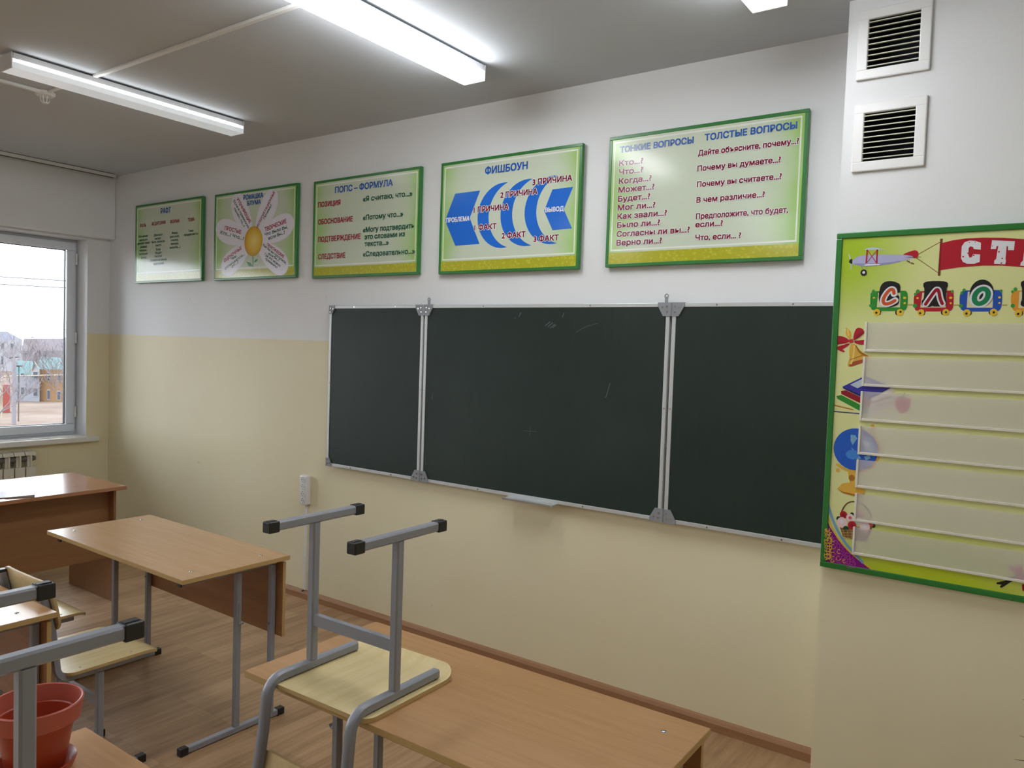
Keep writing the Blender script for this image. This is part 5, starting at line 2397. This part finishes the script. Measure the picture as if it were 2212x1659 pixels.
def leaf(x0, x1, lc, rc, centre=False):
    pn = MB().box(x0+.004, x1-.004, .002, .018, .004, .996).build('centre_panel' if centre else 'side_panel', BOARD, bd)
    fr_ = MB(); w_ = .0185
    fr_.box(x0, x1, -.001, .02, 0, w_, .002); fr_.box(x0, x1, -.001, .02, 1-w_, 1, .002); fr_.box(x0, x0+w_, -.001, .02, w_, 1-w_, .002); fr_.box(x1-w_, x1, -.001, .02, w_, 1-w_, .002)
    fr_.build('edge_profile', ALU, pn)
    for q in (.28, .72):
        for zz in (.009, .991): MB().cyl((x0+(x1-x0)*q, -.0025, zz), (x0+(x1-x0)*q, 0, zz), .0035, 10).build('rivet', CHROME, pn)
    for xx in (x0+.009, x1-.009): MB().cyl((xx, -.0025, .52), (xx, 0, .52), .0035, 10).build('rivet', CHROME, pn)
    for xx, zz, sx, sz, big in ((x0, 0, 1, 1, lc), (x1, 0, -1, 1, rc), (x0, 1, 1, -1, lc), (x1, 1, -1, -1, rc)):
        k = .058 if big else .046; kz = .06 if big else .05
        c = MB(); o_ = -.003 if not big else -.004
        pts = [(-o_*0-.002, -.002), (k, -.002), (k, .014), (k*.55, kz), (-.002, kz)]
        c.extrude_xz([(xx+sx*a, zz+sz*b_) for a, b_ in pts], -.005, .022)
        c.mi = 1
        for a, b_ in ((.012, .04), (.036, .02), (.014, .016)): c.cyl((xx+sx*a, -.0075, zz+sz*b_), (xx+sx*a, -.004, zz+sz*b_), .0042, 10)
        c.build('corner_plate', [CORNER, CHROME], pn)
    return pn
leaf(0, .7805, False, True); cp = leaf(.7925, 2.2715, True, True, True); leaf(2.2835, 3.022, True, False)
for xx in (.7865, 2.2775):
    for zz in (.03, .97):
        h_ = MB(); h_.cyl((xx, -.004, zz-.03), (xx, -.004, zz+.03), .0055, 12); h_.build('hinge', CORNER, bd, 40)
for xx in (.806, 2.246):
    h_ = MB(); pts = []
    h_.box(xx-.008, xx+.008, .012, .016, .985, 1.03, .001)
    h_.tube([(xx+.008*math.cos(q), .014, 1.032+.009*math.sin(q)) for q in [i*PI/8-.4 for i in range(17)]], .003, 6)
    h_.build('hanging_loop', CORNER, bd, 40)
tr_ = MB(); a, c = 2.60-1.183, 2.893-1.183
tr_.ring_loft([[(x, y, z) for y, z in [(.012, .004), (-.06, -.004), (-.068, .004), (-.072, .003), (-.063, -.009), (.012, -.002)]] for x in (a, c)])
tr_.build('chalk_tray', ALU, bd)
ck = MB()
CHALKM = mat('chalk_smear', (92, 102, 104), .8)
def stroke(pts, w):
    for (x0, z0), (x1, z1) in zip(pts, pts[1:]):
        d = Vector((x1-x0, z1-z0)).normalized(); n_ = Vector((-d.y, d.x))*w
        flat(ck, [(x0+n_.x, z0+n_.y), (x1+n_.x, z1+n_.y), (x1-n_.x, z1-n_.y), (x0-n_.x, z0-n_.y)], .0016)
for px, pz, dx, dz, w2 in ((1.437, .935, .012, .022, .002), (1.70, .935, .010, .020, .002), (1.60, .89, .03, .022, .002), (1.615, .885, .03, .022, .002), (1.63, .88, .028, .02, .002), (1.645, .882, .02, .014, .002), (1.41, .925, .006, .006, .0015), (1.96, .55, .02, .07, .002), (.86, .47, .005, .03, .0015), (1.49, .35, .08, .002, .0008), (1.53, .325, .001, .05, .0008)):
    stroke([(px, pz), (px+dx, pz+dz)], w2)
stroke([(1.78, .86), (1.84, .89), (1.9, .905)], .0009)
ck.build('chalk_marks', CHALKM, cp)

# ------------------------------------------------------------------ power strip
ps = thing('power_strip', 'white four socket power strip mounted upright on the cream wall', 'power strip', (.962, 0, .621))
MB().box(-.037, .037, -.038, 0, 0, .19, .008, 3).build('body', PVCW, ps, 40)
HOLE = mat('socket_hole', (40, 38, 36), .6)
for k in range(4):
    s_ = MB(); zc = .028+.045*k
    def ringy(rs): s_.ring_loft([[(r*math.cos(2*PI*i/24), y, zc+r*math.sin(2*PI*i/24)) for i in range(24)] for r, y in rs], True, False)
    ringy([(.0195, -.0385), (.0195, -.041), (.0165, -.041), (.0160, -.0388), (.0001, -.0388)])
    s_.mi = 1
    for a in (-.008, .008): s_.cyl((a, -.0392, zc), (a, -.0386, zc), .0028, 10)
    s_.box(-.002, .002, -.0395, -.0386, zc-.0155, zc-.011); s_.box(-.002, .002, -.0395, -.0386, zc+.011, zc+.0155)
    s_.build('socket', [PVCW, HOLE], ps, 40)
ct = thing('cable_trunking', 'narrow white cable trunking running down the wall from power strip to skirting', 'cable trunking', (.962, 0, .057))
MB().box(-.01, .01, -.012, 0, 0, .564, .002).build('trunking_cover', PVCW, ct)
MB().tube([(-.004, -.008, 0), (-.006, -.014, -.004), (-.008, -.024, -.008)], .004, 8).build('cable_end', RUB, ct)

# ------------------------------------------------------------------ vents
VENTM = mat('vent_plastic', (232, 232, 232), .35)
SLAT = mat('vent_slat', (206, 206, 192), .4)
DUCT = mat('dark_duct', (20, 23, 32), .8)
for (z0, z1), lab in zip(VZ, ('lower white ventilation grille on the shaft with nine slats', 'upper white ventilation grille near the ceiling on the shaft')):
    v = thing('vent_grille', lab, 'ventilation grille', (VX[0], -.28, z0), 0, None)
    wd, hh = VX[1]-VX[0], z1-z0
    f = MB(); b_ = VW
    f.box(0, wd, -.012, -.0005, 0, b_, .004); f.box(0, wd, -.012, -.0005, hh-b_, hh, .004); f.box(0, b_, -.012, -.0005, b_-.004, hh-b_+.004, .004); f.box(wd-b_, wd, -.012, -.0005, b_-.004, hh-b_+.004, .004)
    f.build('grille_frame', VENTM, v)
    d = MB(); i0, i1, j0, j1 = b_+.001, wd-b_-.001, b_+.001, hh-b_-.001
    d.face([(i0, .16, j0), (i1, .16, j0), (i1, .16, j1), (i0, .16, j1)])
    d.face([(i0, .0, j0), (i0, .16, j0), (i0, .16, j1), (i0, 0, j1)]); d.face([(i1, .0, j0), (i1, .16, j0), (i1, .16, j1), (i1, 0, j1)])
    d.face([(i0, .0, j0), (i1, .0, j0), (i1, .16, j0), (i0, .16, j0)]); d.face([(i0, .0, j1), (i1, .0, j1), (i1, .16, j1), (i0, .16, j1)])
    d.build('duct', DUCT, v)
    n_ = 9
    for k in range(n_):
        zc = b_+(hh-2*b_)*(k+.55)/n_
        s_ = MB(); s_.ring_loft([[(x, y, z) for y, z in [(-.009, zc-.0022), (-.008, zc-.0028), (.010, zc+.0012), (.0095, zc+.0032), (-.008, zc+.0012), (-.009, zc+.0004)]] for x in (b_-.001, wd-b_+.001)])
        s_.build('slat', SLAT, v)

# ------------------------------------------------------------------ school tables
def table(label, x, y, z, rot, Lx, D, group, hook_seed=0):
    t = thing('school_table', label, 'table', (x, y, 0), rot, group)
    b = MB(); b.box(0, Lx, 0, D, z-.019, z, .0012, 1)
    for f in b.bm.faces:
        if abs(f.normal.z) < .5: f.material_index = 1
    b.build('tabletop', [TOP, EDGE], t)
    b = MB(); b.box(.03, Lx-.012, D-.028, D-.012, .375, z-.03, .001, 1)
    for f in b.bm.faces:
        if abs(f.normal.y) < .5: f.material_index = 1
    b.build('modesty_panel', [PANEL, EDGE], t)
    for xx in (.068, Lx-.068):
        for yy in (.292, D-.042):
            MB().sweep([(xx, yy, .028), (xx, yy, z-.045)], SQ(.025)).build('leg', STEEL, t)
        fb = MB().sweep([(xx, .05, .0155), (xx, D+.012, .0155)], SQ(.025)).build('foot_bar', STEEL, t)
        for ya, yb_ in ((.035, .07), (D-.008, D+.027)): MB().box(xx-.0155, xx+.0155, ya, yb_, 0, .031, .003).build('foot_cap', RUB, fb)
        tb = MB().sweep([(xx, .03, z-.032), (xx, D-.03, z-.032)], SQ(.025)).build('top_bar', STEEL, t)
        MB().box(xx-.013, xx+.013, .024, .032, z-.045, z-.019, .001).build('end_cap', RUB, tb)
        s_ = 1 if xx > .5 else -1
        hk = MB(); hk.box(xx+s_*.012, xx+s_*.015, .288, .300, .48, .56, .001)
        hk.sweep([(xx+s_*.0135, .294, .487), (xx+s_*.016, .294, .478), (xx+s_*.022, .294, .473), (xx+s_*.030, .294, .476), (xx+s_*.035, .294, .484)], [(.006, .0015), (-.006, .0015), (-.006, -.0015), (.006, -.0015)])
        hk.build('bag_hook', STEEL, t)
        for yy in (.088, D-.09):
            MB().lathe([(0, .003), (.004, .0028), (.007, .0012), (.0078, 0), (0, 0)], (xx-s_*.018, yy, z), 16).build('bolt', CHROME, t, 50)
        MB().cyl((xx, D-.05, .43), (xx-s_*.0, D-.062, .43), .005, 10).build('panel_bolt', CHROME, t)
    return t
GT = 'school tables in rows'
table('beech topped school table nearest the blackboard at left, bare and empty, by the teacher desk', 1.0242, -1.6126, .7347, -.017, 1.166, .506, GT)
table('orange brown school table carrying an upturned chair, bottom centre below the blackboard', 3.0799, -1.99, .7394, .0051, 1.168, .515, GT)
table('school table at left edge behind the standing chair, only its right corner in view', 1.038, -2.606, .737, 0, 1.168, .51, GT)
table('school table at the bottom left corner carrying the red flower pot', 3.063, -2.927, .737, 0, 1.168, .51, GT)

# ------------------------------------------------------------------ school chairs (one built, the rest copied)
def plate(pts_fn, us, vs, th, nfn):
    pass
def sheet(b, grid, grid2, mi_face=0, mi_edge=1):
    nu, nv = len(grid), len(grid[0])
    A = [[b.bm.verts.new(p) for p in r] for r in grid]; B = [[b.bm.verts.new(p) for p in r] for r in grid2]
    def fc(q, m):
        try:
            f = b.bm.faces.new(q); f.material_index = m
        except ValueError: pass
    for i in range(nu-1):
        for j in range(nv-1):
            fc((A[i][j], A[i+1][j], A[i+1][j+1], A[i][j+1]), mi_face); fc((B[i][j], B[i][j+1], B[i+1][j+1], B[i+1][j]), mi_face)
    for i in range(nu-1):
        fc((A[i][0], B[i][0], B[i+1][0], A[i+1][0]), mi_edge); fc((A[i][-1], A[i+1][-1], B[i+1][-1], B[i][-1]), mi_edge)
    for j in range(nv-1):
        fc((A[0][j], A[0][j+1], B[0][j+1], B[0][j]), mi_edge); fc((A[-1][j], B[-1][j], B[-1][j+1], A[-1][j+1]), mi_edge)
    bmesh.ops.recalc_face_normals(b.bm, faces=b.bm.faces)
def half_width(v, v0, v1, hw, r0, r1):
    if v < v0+r0: return hw-r0+math.sqrt(max(r0*r0-(v0+r0-v)**2, 0))
    if v > v1-r1: return hw-r1+math.sqrt(max(r1*r1-(v-v1+r1)**2, 0))
    return hw
def spaced(v0, v1, r0, r1):
    out = [v0+r0*(1-math.cos(k*PI/12)) for k in range(7)]
    out += [v0+r0+(v1-r1-v0-r0)*k/12 for k in range(1, 12)]
    out += [v1-r1+r1*math.sin(k*PI/12) for k in range(7)]
    return out
SEATTOP = .4545
def postc(z):
    pts = [(.48, -.1535), (.56, -.1615), (.62, -.1705), (.70, -.187), (.80, -.209)]
    for (a, p), (b_, q) in zip(pts, pts[1:]):
        if z <= b_ or b_ == .80: return p+(q-p)*(z-a)/(b_-a)
def make_chair(label):
    t = thing('school_chair', label, 'chair', (0, 0, 0), 0, None)
    for s in (-1, 1):
        x = s*.158
        path = [(x, .1685, .4295)]+[(x, y, .4295) for y in (.1, 0, -.1035)]
        path += [(x, -.1035-.05*math.sin(q), .4795-.05*math.cos(q)) for q in [k*PI/2/7 for k in range(1, 8)]]
        path += [(x, postc(zz), zz) for zz in (.56, .62, .70, .782)]
        side = MB().sweep(path, SQ(.025, .004), up=(1, 0, 0)).build('side_frame', STEEL, t, 45)
        MB().box(x-.0135, x+.0135, postc(.78)-.0137, postc(.78)+.0137, .776, .7875, .002).build('post_cap', RUB, side)
        MB().sweep([(x, 0, .0275), (x, 0, .4175)], SQ(.025, .004)).build('leg', STEEL, t)
        fb = MB().sweep([(x, -.155, .0155), (x, .168, .0155)], SQ(.025, .004)).build('foot_bar', STEEL, t)
        for a, c in ((-.166, -.132), (.145, .179)):
            k = MB(); k.box(x-.0155, x+.0155, a, c, .001, .031, .003)
            k.box(x-.006, x+.006, a+.004, c-.004, -.0005, .002, .0008); k.build('foot_cap', RUB, fb)
    MB().sweep([(-.147, 0, .302), (.147, 0, .302)], [(a*.0085, b*.0155) for a, b in ((1, 1), (-1, 1), (-1, -1), (1, -1))]).build('cross_bar', STEEL, t)
    # seat: dished plywood with a waterfall front and rounded corners
    y0, y1, r0, r1, hw = -.13, .228, .035, .05, .19
    g, g2 = [], []
    for y in spaced(y0, y1, r0, r1):
        k = half_width(y, y0, y1, hw, r0, r1); ra, rb = [], []
        wf = max(0, y-.165); zz = SEATTOP - .0 - 5.2*wf*wf - .004*math.exp(-((y-.0)/.07)**2)*0
        for i in range(17):
            u = -1+2*i/16; x = k*u
            dish = -.0035*math.exp(-((y-.03)/.09)**2)*math.exp(-(x/.11)**2)
            ra.append((x, y, zz+dish)); rb.append((x, y-.0*wf, zz+dish-.0115))
        g.append(ra); g2.append(rb)
    b = MB(); sheet(b, g, g2)
    st = b.build('seat', [PLY, PLYE], t, 35)
    for s in (-1, 1):
        for yy in (-.07, .12):
            MB().lathe([(0, .0009), (.004, .0007), (.0052, -.0004), (0, -.0004)], (s*.158, yy, SEATTOP), 12).build('screw', CORNER, st, 50)
    # backrest: curved plywood in front of the two posts
    z0, z1, r = .612, .798, .055
    g, g2 = [], []
    for z in spaced(z0, z1, r, r):
        k = half_width(z, z0, z1, .19, r, r); ra, rb = [], []
        for i in range(19):
            x = k*(-1+2*i/18)
            yp = postc(z)+.0125+.0012+.34*(x*x-.158**2)*(.6+.4*abs(x)/.19)
            ra.append((x, yp, z)); rb.append((x, yp+.009, z))
        g.append(ra); g2.append(rb)
    b = MB(); sheet(b, g, g2); bk = b.build('backrest', [PLY, PLYE], t, 35)
    for s in (-1, 1):
        for zz in (.66, .75):
            yy = postc(zz)+.0125+.0105
            MB().cyl((s*.158, yy-.0006, zz), (s*.158, yy+.0012, zz), .005, 10).build('screw', CORNER, bk)
    return t
GC = 'grey framed plywood school chairs'
ch = make_chair('chair standing on the floor before the bare table, seat and backrest in view'); ch['group'] = GC; ch.location = (1.885, -1.872, 0)
c2 = copy_tree(ch, 'chair farther left, only its shiny seat peeking past another backrest'); c2.location = (1.27, -1.85, 0)
c3 = copy_tree(ch, 'chair upturned on the table in the middle, four black foot caps in the air'); c3.rotation_euler = (0, PI, .0148); c3.location = (3.3859, -1.8733, .7394+SEATTOP+.0004)
c4 = copy_tree(ch, 'chair upturned on the corner table beside the red pot, legs crossing the left edge'); c4.rotation_euler = (0, PI, 0); c4.location = (3.5, -2.797, .737+SEATTOP+.0004)
c5 = copy_tree(ch, 'chair at the bottom edge under the table, only the corner of its backrest showing'); c5.location = (3.775, -2.168, 0)

# ------------------------------------------------------------------ teacher desk and papers
dk = thing('teacher_desk', 'brown laminate teacher desk with solid panels below the window at left', 'desk', (-.487, -.792, 0))
dz = .742; dw, dl = .699, 1.5
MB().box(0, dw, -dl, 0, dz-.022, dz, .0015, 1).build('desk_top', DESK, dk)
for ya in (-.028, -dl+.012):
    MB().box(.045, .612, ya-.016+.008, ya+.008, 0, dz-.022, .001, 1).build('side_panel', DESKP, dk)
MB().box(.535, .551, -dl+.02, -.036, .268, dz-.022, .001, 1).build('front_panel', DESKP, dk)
PAPER = mat('paper_white', (238, 238, 240), .6); COVER = mat('magazine_cover_grey', (196, 198, 208), .3)
mg = thing('magazine', 'open white magazine with a grey cover lying on the teacher desk', 'magazine', (.04, -1.40, dz), -.42)
b = MB()
for k in range(5):
    b.ring_loft([[(x, y, .0006+.0011*k+.02*max(0, (y+.02))**1.5*(k*.12)) for x in (-.10, .10+.001*k)]+[(x, y, .0002+.0011*k+.02*max(0, (y+.02))**1.5*(k*.12)) for x in (.10+.001*k, -.10)] for y in [-.14+.02*i for i in range(15)]])
b.build('pages', PAPER, mg)
b = MB()
b.ring_loft([[(x, y, .0066+.05*max(0, y-.02)) for x in (-.10, .11)]+[(x, y, .006+.05*max(0, y-.02)) for x in (.11, -.10)] for y in (-.0, .05, .10, .14)])
b.build('cover', COVER, mg)

# ------------------------------------------------------------------ flower pot and saucer
TERR = mat('red_plastic_pot', (168, 62, 38), .35, 0, .5)
px, py, tz = 3.166, -2.571, .737
sc_ = tag(MB().lathe([(0, .0005), (.058, .0005), (.068, .006), (.0745, .02), (.0765, .0215), (.0775, .0195), (.072, .004), (.064, 0), (0, 0)], (0, 0, 0), 56).build('pot_saucer', TERR, None, 40), 'round red plastic saucer under the flower pot', 'saucer')
sc_.location = (px, py, tz)
fp = thing('flower_pot', 'empty red plastic flower pot standing on the corner table', 'flower pot', (px, py, tz+.0025))
MB().lathe([(0, .0), (.052, .0), (.055, .003), (.0735, .108), (.074, .114), (.0715, .112), (.05, .01), (0, .008)], (0, 0, 0), 56).build('pot_body', TERR, fp, 35)
MB().lathe([(.072, .104), (.0815, .105), (.0845, .107), (.0895, .141), (.0900, .1455), (.0875, .148), (.0845, .1465), (.0775, .112), (.073, .110)], (0, 0, 0), 56).build('pot_rim', mat('red_plastic_rim', (184, 92, 76), .45), fp, 35)

# ------------------------------------------------------------------ spiky dry plant just outside the right edge
pl = thing('dry_plant', 'dry spiky plant at the right edge of the picture, only leaf tips showing', 'plant', (5.09, -.62, 0))
MB().lathe([(0, 0), (.10, 0), (.105, .01), (.13, .22), (.14, .22), (.14, .25), (.125, .25), (.12, .2), (0, .2)], n=40).build('pot', mat('clay_brown', (120, 84, 60), .7), pl, 40)
DRY = mat('dry_leaf', (92, 84, 56), .7)
MB().cone_tube([(0, 0, .2), (.01, 0, .5), (0, .01, .75)], [.016, .013, .01]).build('stem', DRY, pl, 50)
rp = random.Random(3)
for k in range(18):
    z = .42+.02*k; a = rp.uniform(0, 2*PI) if k % 3 else PI+rp.uniform(-.5, .5); ln = rp.uniform(.17, .24)
    d = Vector((math.cos(a), math.sin(a), 0)); e = rp.uniform(-.1, .12)
    MB().cone_tube([(0, 0, z), d*ln*.5+Vector((0, 0, z+.04)), d*ln+Vector((0, 0, z+e))], [.004, .0035, .0005], 5).build('leaf', DRY, pl, 50)

# ------------------------------------------------------------------ outside
OO = O_OUT
def omat(name, rgb, rough=.9):
    k = .34
    g = lambda c: 255*(1.055*(lin(c)*k)**(1/2.4)-.055)
    return mat(name, tuple(g(c) for c in rgb), rough, 0, .2)
GZ = -10.75
m = mat('dry_ground', (206, 184, 164), .95, 0, .1)
n = N(m, 'ShaderNodeTexNoise'); n.inputs['Scale'].default_value = .05; n.inputs['Detail'].default_value = 8; L(m, coords(m), n.inputs['Vector'])
L(m, ramp(m, n.outputs['Fac'], [(.35, (72, 58, 49)), (.55, (86, 72, 63)), (.7, (104, 94, 88))]), bsdf(m).inputs['Base Color'])
g_ = MB(); g_.box(-560, -9, -260, 420, GZ-1, GZ); struct(g_.build('ground', m))
FW = Vector((OO['f'][0], OO['f'][1], 0)).normalized(); RT = Vector((-FW.y, FW.x, 0))*-1
def facade(name, quad, depth, m, parent, mi=0):
    """solid block whose front face is the given quad (four points), running back from it"""
    p = [Vector(q) for q in quad]; b = MB(); dv = FW*depth
    b.ring_loft([[q for q in p], [q+dv for q in p]])
    bmesh.ops.recalc_face_normals(b.bm, faces=b.bm.faces)
    return b.build(name, m, parent)
def lerp(q, u, v):
    a = Vector(q[0]).lerp(Vector(q[1]), u); b = Vector(q[3]).lerp(Vector(q[2]), u); return a.lerp(b, v)
GW = omat('house_grey_render', (166, 168, 178), .9); OW = omat('house_orange_brick', (176, 136, 98), .9); TEAL = omat('teal_metal_roof', (98, 140, 142), .7)
WINM = omat('house_window', (88, 92, 104), .3); WHT = omat('house_white_trim', (186, 186, 192), .7)
def windows(q, specs, parent):
    for u0, u1, v0, v1 in specs:
        a = [lerp(q, u0, v0), lerp(q, u1, v0), lerp(q, u1, v1), lerp(q, u0, v1)]
        wf = facade('house_window', [p-FW*.08 for p in a], .2, WHT, parent)
        i = [lerp([*a], .12, .08), lerp(a, .88, .08), lerp(a, .88, .92), lerp(a, .12, .92)]
        facade('window_pane', [p-FW*.12 for p in i], .1, WINM, wf)
def ground_quad(q):
    q = [Vector(p) for p in q]; q[2].z = min(q[2].z, GZ+.0); q[3].z = min(q[3].z, GZ); q[2].z = q[3].z = GZ
    return q
hs = thing('house', 'grey house with an orange brick wing and teal roofs seen through the window', 'house', (0, 0, 0))
q = ground_quad(OO['gray']); facade('grey_wall', q, 9, GW, hs); windows(q, [(.2, .37, .42, .74), (.72, .94, .44, .8), (.2, .36, -.14, .0)], hs)
gq = ground_quad(OO['orange']); facade('brick_wing', gq, 9, OW, hs); windows(gq, [(.3, .43, .1, .37), (.7, .86, .12, .37), (.3, .43, .63, .95), (.7, .86, .66, .95)], hs)
gb = [Vector(p) for p in OO['gable']]; b = MB(); b.ring_loft([gb, [p+FW*6 for p in gb]]); bmesh.ops.recalc_face_normals(b.bm, faces=b.bm.faces); gw = b.build('gable_wall', omat('gable_cream', (184, 182, 182), .9), hs)
wq = [gb[0].lerp(gb[4], .25)+(gb[3]-gb[4])*.2, gb[0].lerp(gb[4], .25)+(gb[3]-gb[4])*.85, gb[4]+(gb[3]-gb[4])*.85, gb[4]+(gb[3]-gb[4])*.2]; windows(wq, [(0, 1, 0, .9)], hs)
b = MB(); up_ = Vector((0, 0, .25))
b.ring_loft([[gb[0]-FW*1+up_-Vector((.9, -.6, .8))*.9, gb[1]-FW*1+up_, gb[1]-FW*1+up_*2.4, gb[0]-FW*1+up_*2.4-Vector((.9, -.6, .8))*.9], [p for p in (gb[0]+FW*6+up_-Vector((.9, -.6, .8))*.9, gb[1]+FW*6+up_, gb[1]+FW*6+up_*2.4, gb[0]+FW*6+up_*2.4-Vector((.9, -.6, .8))*.9)]])
bmesh.ops.recalc_face_normals(b.bm, faces=b.bm.faces); b.build('gable_roof', omat('dark_soffit', (104, 96, 90), .8), hs)
def slope(name, eave0, eave1, ridge1, ridge0, m, back=5):
    b = MB(); e0, e1 = Vector(eave0), Vector(eave1); r0, r1 = Vector(ridge0)+FW*back, Vector(ridge1)+FW*back
    b0, b1 = e0+FW*2*back, e1+FW*2*back
    b.face([e0, e1, r1, r0]); b.face([r0, r1, b1, b0]); b.face([e0, r0, b0]); b.face([e1, b1, r1]); b.face([e0, b0, b1, e1])
    bmesh.ops.recalc_face_normals(b.bm, faces=b.bm.faces)
    return b.build(name, m, hs_)
def scaled(p, k):   # the same sight line, farther out
    c = Vector((4.9082, -3.3164, 1.6671)); return c+(Vector(p)-c)*k
hs_ = hs
r = OO['roof_o']; slope('wing_roof', r[0], r[1], scaled(r[2], 1+5/143)-FW*5, scaled(r[3], 1+5/143)-FW*5, TEAL)
r = OO['roof_g']; slope('main_roof', r[0], r[4], scaled(r[2], 1.035)-FW*5, scaled(r[1], 1.035)-FW*5, TEAL)
hw_ = thing('house', 'white house with a grey roof on the slope at far left outside', 'house', (0, 0, 0)); hs_ = hw_
q = [Vector(p) for p in OO['white']]; q[2].z = q[3].z = GZ; facade('white_wall', q, 10, WHT, hw_); windows(q, [(.32, .42, .1, .3), (.62, .75, .1, .32), (.32, .4, .5, .8)], hw_)
r = OO['wroof']; slope('grey_roof', r[0], r[1], scaled(r[2], 1.02)-FW*5, scaled(r[3], 1.02)-FW*5, omat('roof_blue_grey', (130, 132, 148), .8))
hb_ = thing('house', 'long low house with a mauve brown roof and small gable, far off outside', 'house', (0, 0, 0)); hs_ = hb_
q = [Vector(p) for p in OO['brown']]; q[2].z = q[3].z = GZ; facade('pale_wall', q, 10, omat('pale_mauve_wall', (166, 160, 166), .9), hb_); windows(q, [(.06, .16, .12, .24), (.25, .36, .12, .4), (.46, .56, .2, .4)], hb_)
r = OO['broof']; slope('mauve_roof', r[0], r[1], scaled(r[2], 1.02)-FW*5, scaled(r[3], 1.02)-FW*5, omat('roof_mauve', (138, 128, 134), .8))
b = MB(); p = [Vector(x) for x in OO['bgable']]; b.ring_loft([p, [x+FW*6 for x in p]]); bmesh.ops.recalc_face_normals(b.bm, faces=b.bm.faces); b.build('gable', omat('gable_timber', (112, 98, 96), .8), hb_)
q = [Vector(p) for p in OO['red']]
rg = facade('red_kiosk', [q[0], q[1], q[2].xy.to_3d()+Vector((0, 0, GZ)), q[3].xy.to_3d()+Vector((0, 0, GZ))], 2.5, omat('kiosk_red', (176, 84, 76), .8), None)
tag(rg, 'small red painted shed beside the utility pole outside', 'shed')
up2 = thing('utility_pole', 'pale concrete utility pole with crossarms outside the window', 'utility pole', (OO['pole'][1][0], OO['pole'][1][1], GZ))
base = Vector((OO['pole'][1][0], OO['pole'][1][1], GZ)); CONC = omat('pale_concrete', (172, 166, 172), .9); IRON = omat('pole_iron', (76, 72, 74), .7)
ht = OO['pole'][0][2]-GZ
MB().box(-.22, .22, -.22, .22, 0, ht-2.2, .03).build('pole_shaft', CONC, up2)
MB().box(-.1, .1, -.1, .1, ht-2.2, ht, .02).build('pole_top', CONC, up2)
for nm, th in (('arm', .1), ('arm2', .06)):
    a, c = [Vector(p)-base for p in OO[nm]]; MB().cyl(a, c, th, 8).build('crossarm', IRON, up2)
    for k in (.08, .92):
        p = a.lerp(c, k); MB().cyl(p, p+Vector((0, 0, .4)), .07, 8).build('insulator', CONC, up2)
st_ = MB(); a = Vector(OO['arm'][0])-base
for k in (.55, .62): p = (Vector(OO['arm'][0]).lerp(Vector(OO['arm'][1]), k))-base; st_.cyl(p, Vector((p.x, p.y, .4)), .035, 6)
st_.build('down_pipe', IRON, up2)
gp = MB(); gp.tube([Vector(p) for p in OO['pipe'][:-1]]+[Vector((OO['pipe'][4][0], OO['pipe'][4][1], GZ))], .09, 8)
tag(gp.build('gas_pipe', omat('pipe_cream', (214, 200, 172), .6)), 'cream overhead gas pipe crossing in front of the houses outside', 'pipe')
WIRE = omat('power_wire', (150, 148, 164), .7)
for k, lab in (('wire1', 'uppermost power line across the sky in the window'), ('wire2', 'second power line down across the sky in the window'), ('wire3', 'upper of two thin power lines among the bare branches'), ('wire4', 'lower of two thin power lines among the bare branches')):
    a, c = [Vector(p) for p in OO[k]]; d = (c-a)
    tag(MB().tube([a-d*.2, a+d*.4-Vector((0, 0, .02)), c+d*.2], .042 if k in ('wire1', 'wire2') else .03, 6).build('power_line', WIRE), lab, 'power line', 'power lines outside')
BARK = omat('pale_bark', (168, 156, 160), .9)
def tree(label, base, height, lean, seed, r0=.26, first=.34, levels=5):
    R = random.Random(seed); t = thing('bare_tree', label, 'tree', base, 0, 'bare trees outside'); tb = MB(); bb_ = MB()
    def grow(p, d, ln, r, lv, b):
        pts = [p]; rad = [r]; q = p.copy(); dd = d.copy()
        for k in range(5):
            dd = (dd+Vector((R.uniform(-.13, .13), R.uniform(-.13, .13), R.uniform(-.02, .10)))).normalized(); q = q+dd*ln/5; pts.append(q.copy()); rad.append(max(r*(1-.12*(k+1)), .016))
        b.cone_tube(pts, rad, 5)
        if lv == 0: return
        n_ = R.choice((3, 4, 4))
        for k in range(n_):
            i = R.randint(2, 4) if k else 5; ax = Vector((R.uniform(-1, 1), R.uniform(-1, 1), R.uniform(-.15, .35))).normalized()
            sp = .25 if k == 0 else .56
            grow(pts[i], (dd*(1-sp)+ax*sp+Vector((0, 0, .10))).normalized(), ln*R.uniform(.62, .82), max(rad[min(i, 5)]*.62, .018), lv-1, bb_)
    grow(Vector((0, 0, 0)), Vector((*lean, 1)).normalized(), height*first, r0, levels, tb)
    tb.build('trunk', BARK, t); br_ = bb_.build('branches', BARK, t); br_['kind'] = 'stuff'
    return t
b0 = Vector(OO['treeR'][0]); tree('bare tree at right in front of the brick wing outside', (b0.x, b0.y, GZ), 15, (-.05, -.02), 5)
b0 = Vector(OO['treeL'][0]); tree('bare tree at the left of the window, branches reaching over the white house', (b0.x, b0.y, GZ), 15, (.06, .05), 11)
b0 = Vector(OO['treeM'][0]); tree('bare tree behind the grey house, crown against the white sky', (b0.x, b0.y, GZ), 13, (.02, .0), 21)
b0 = Vector(OO['treeK'][0]); tree('bare tree rising above the white house far off', (b0.x, b0.y, GZ), 14, (.05, .0), 32)
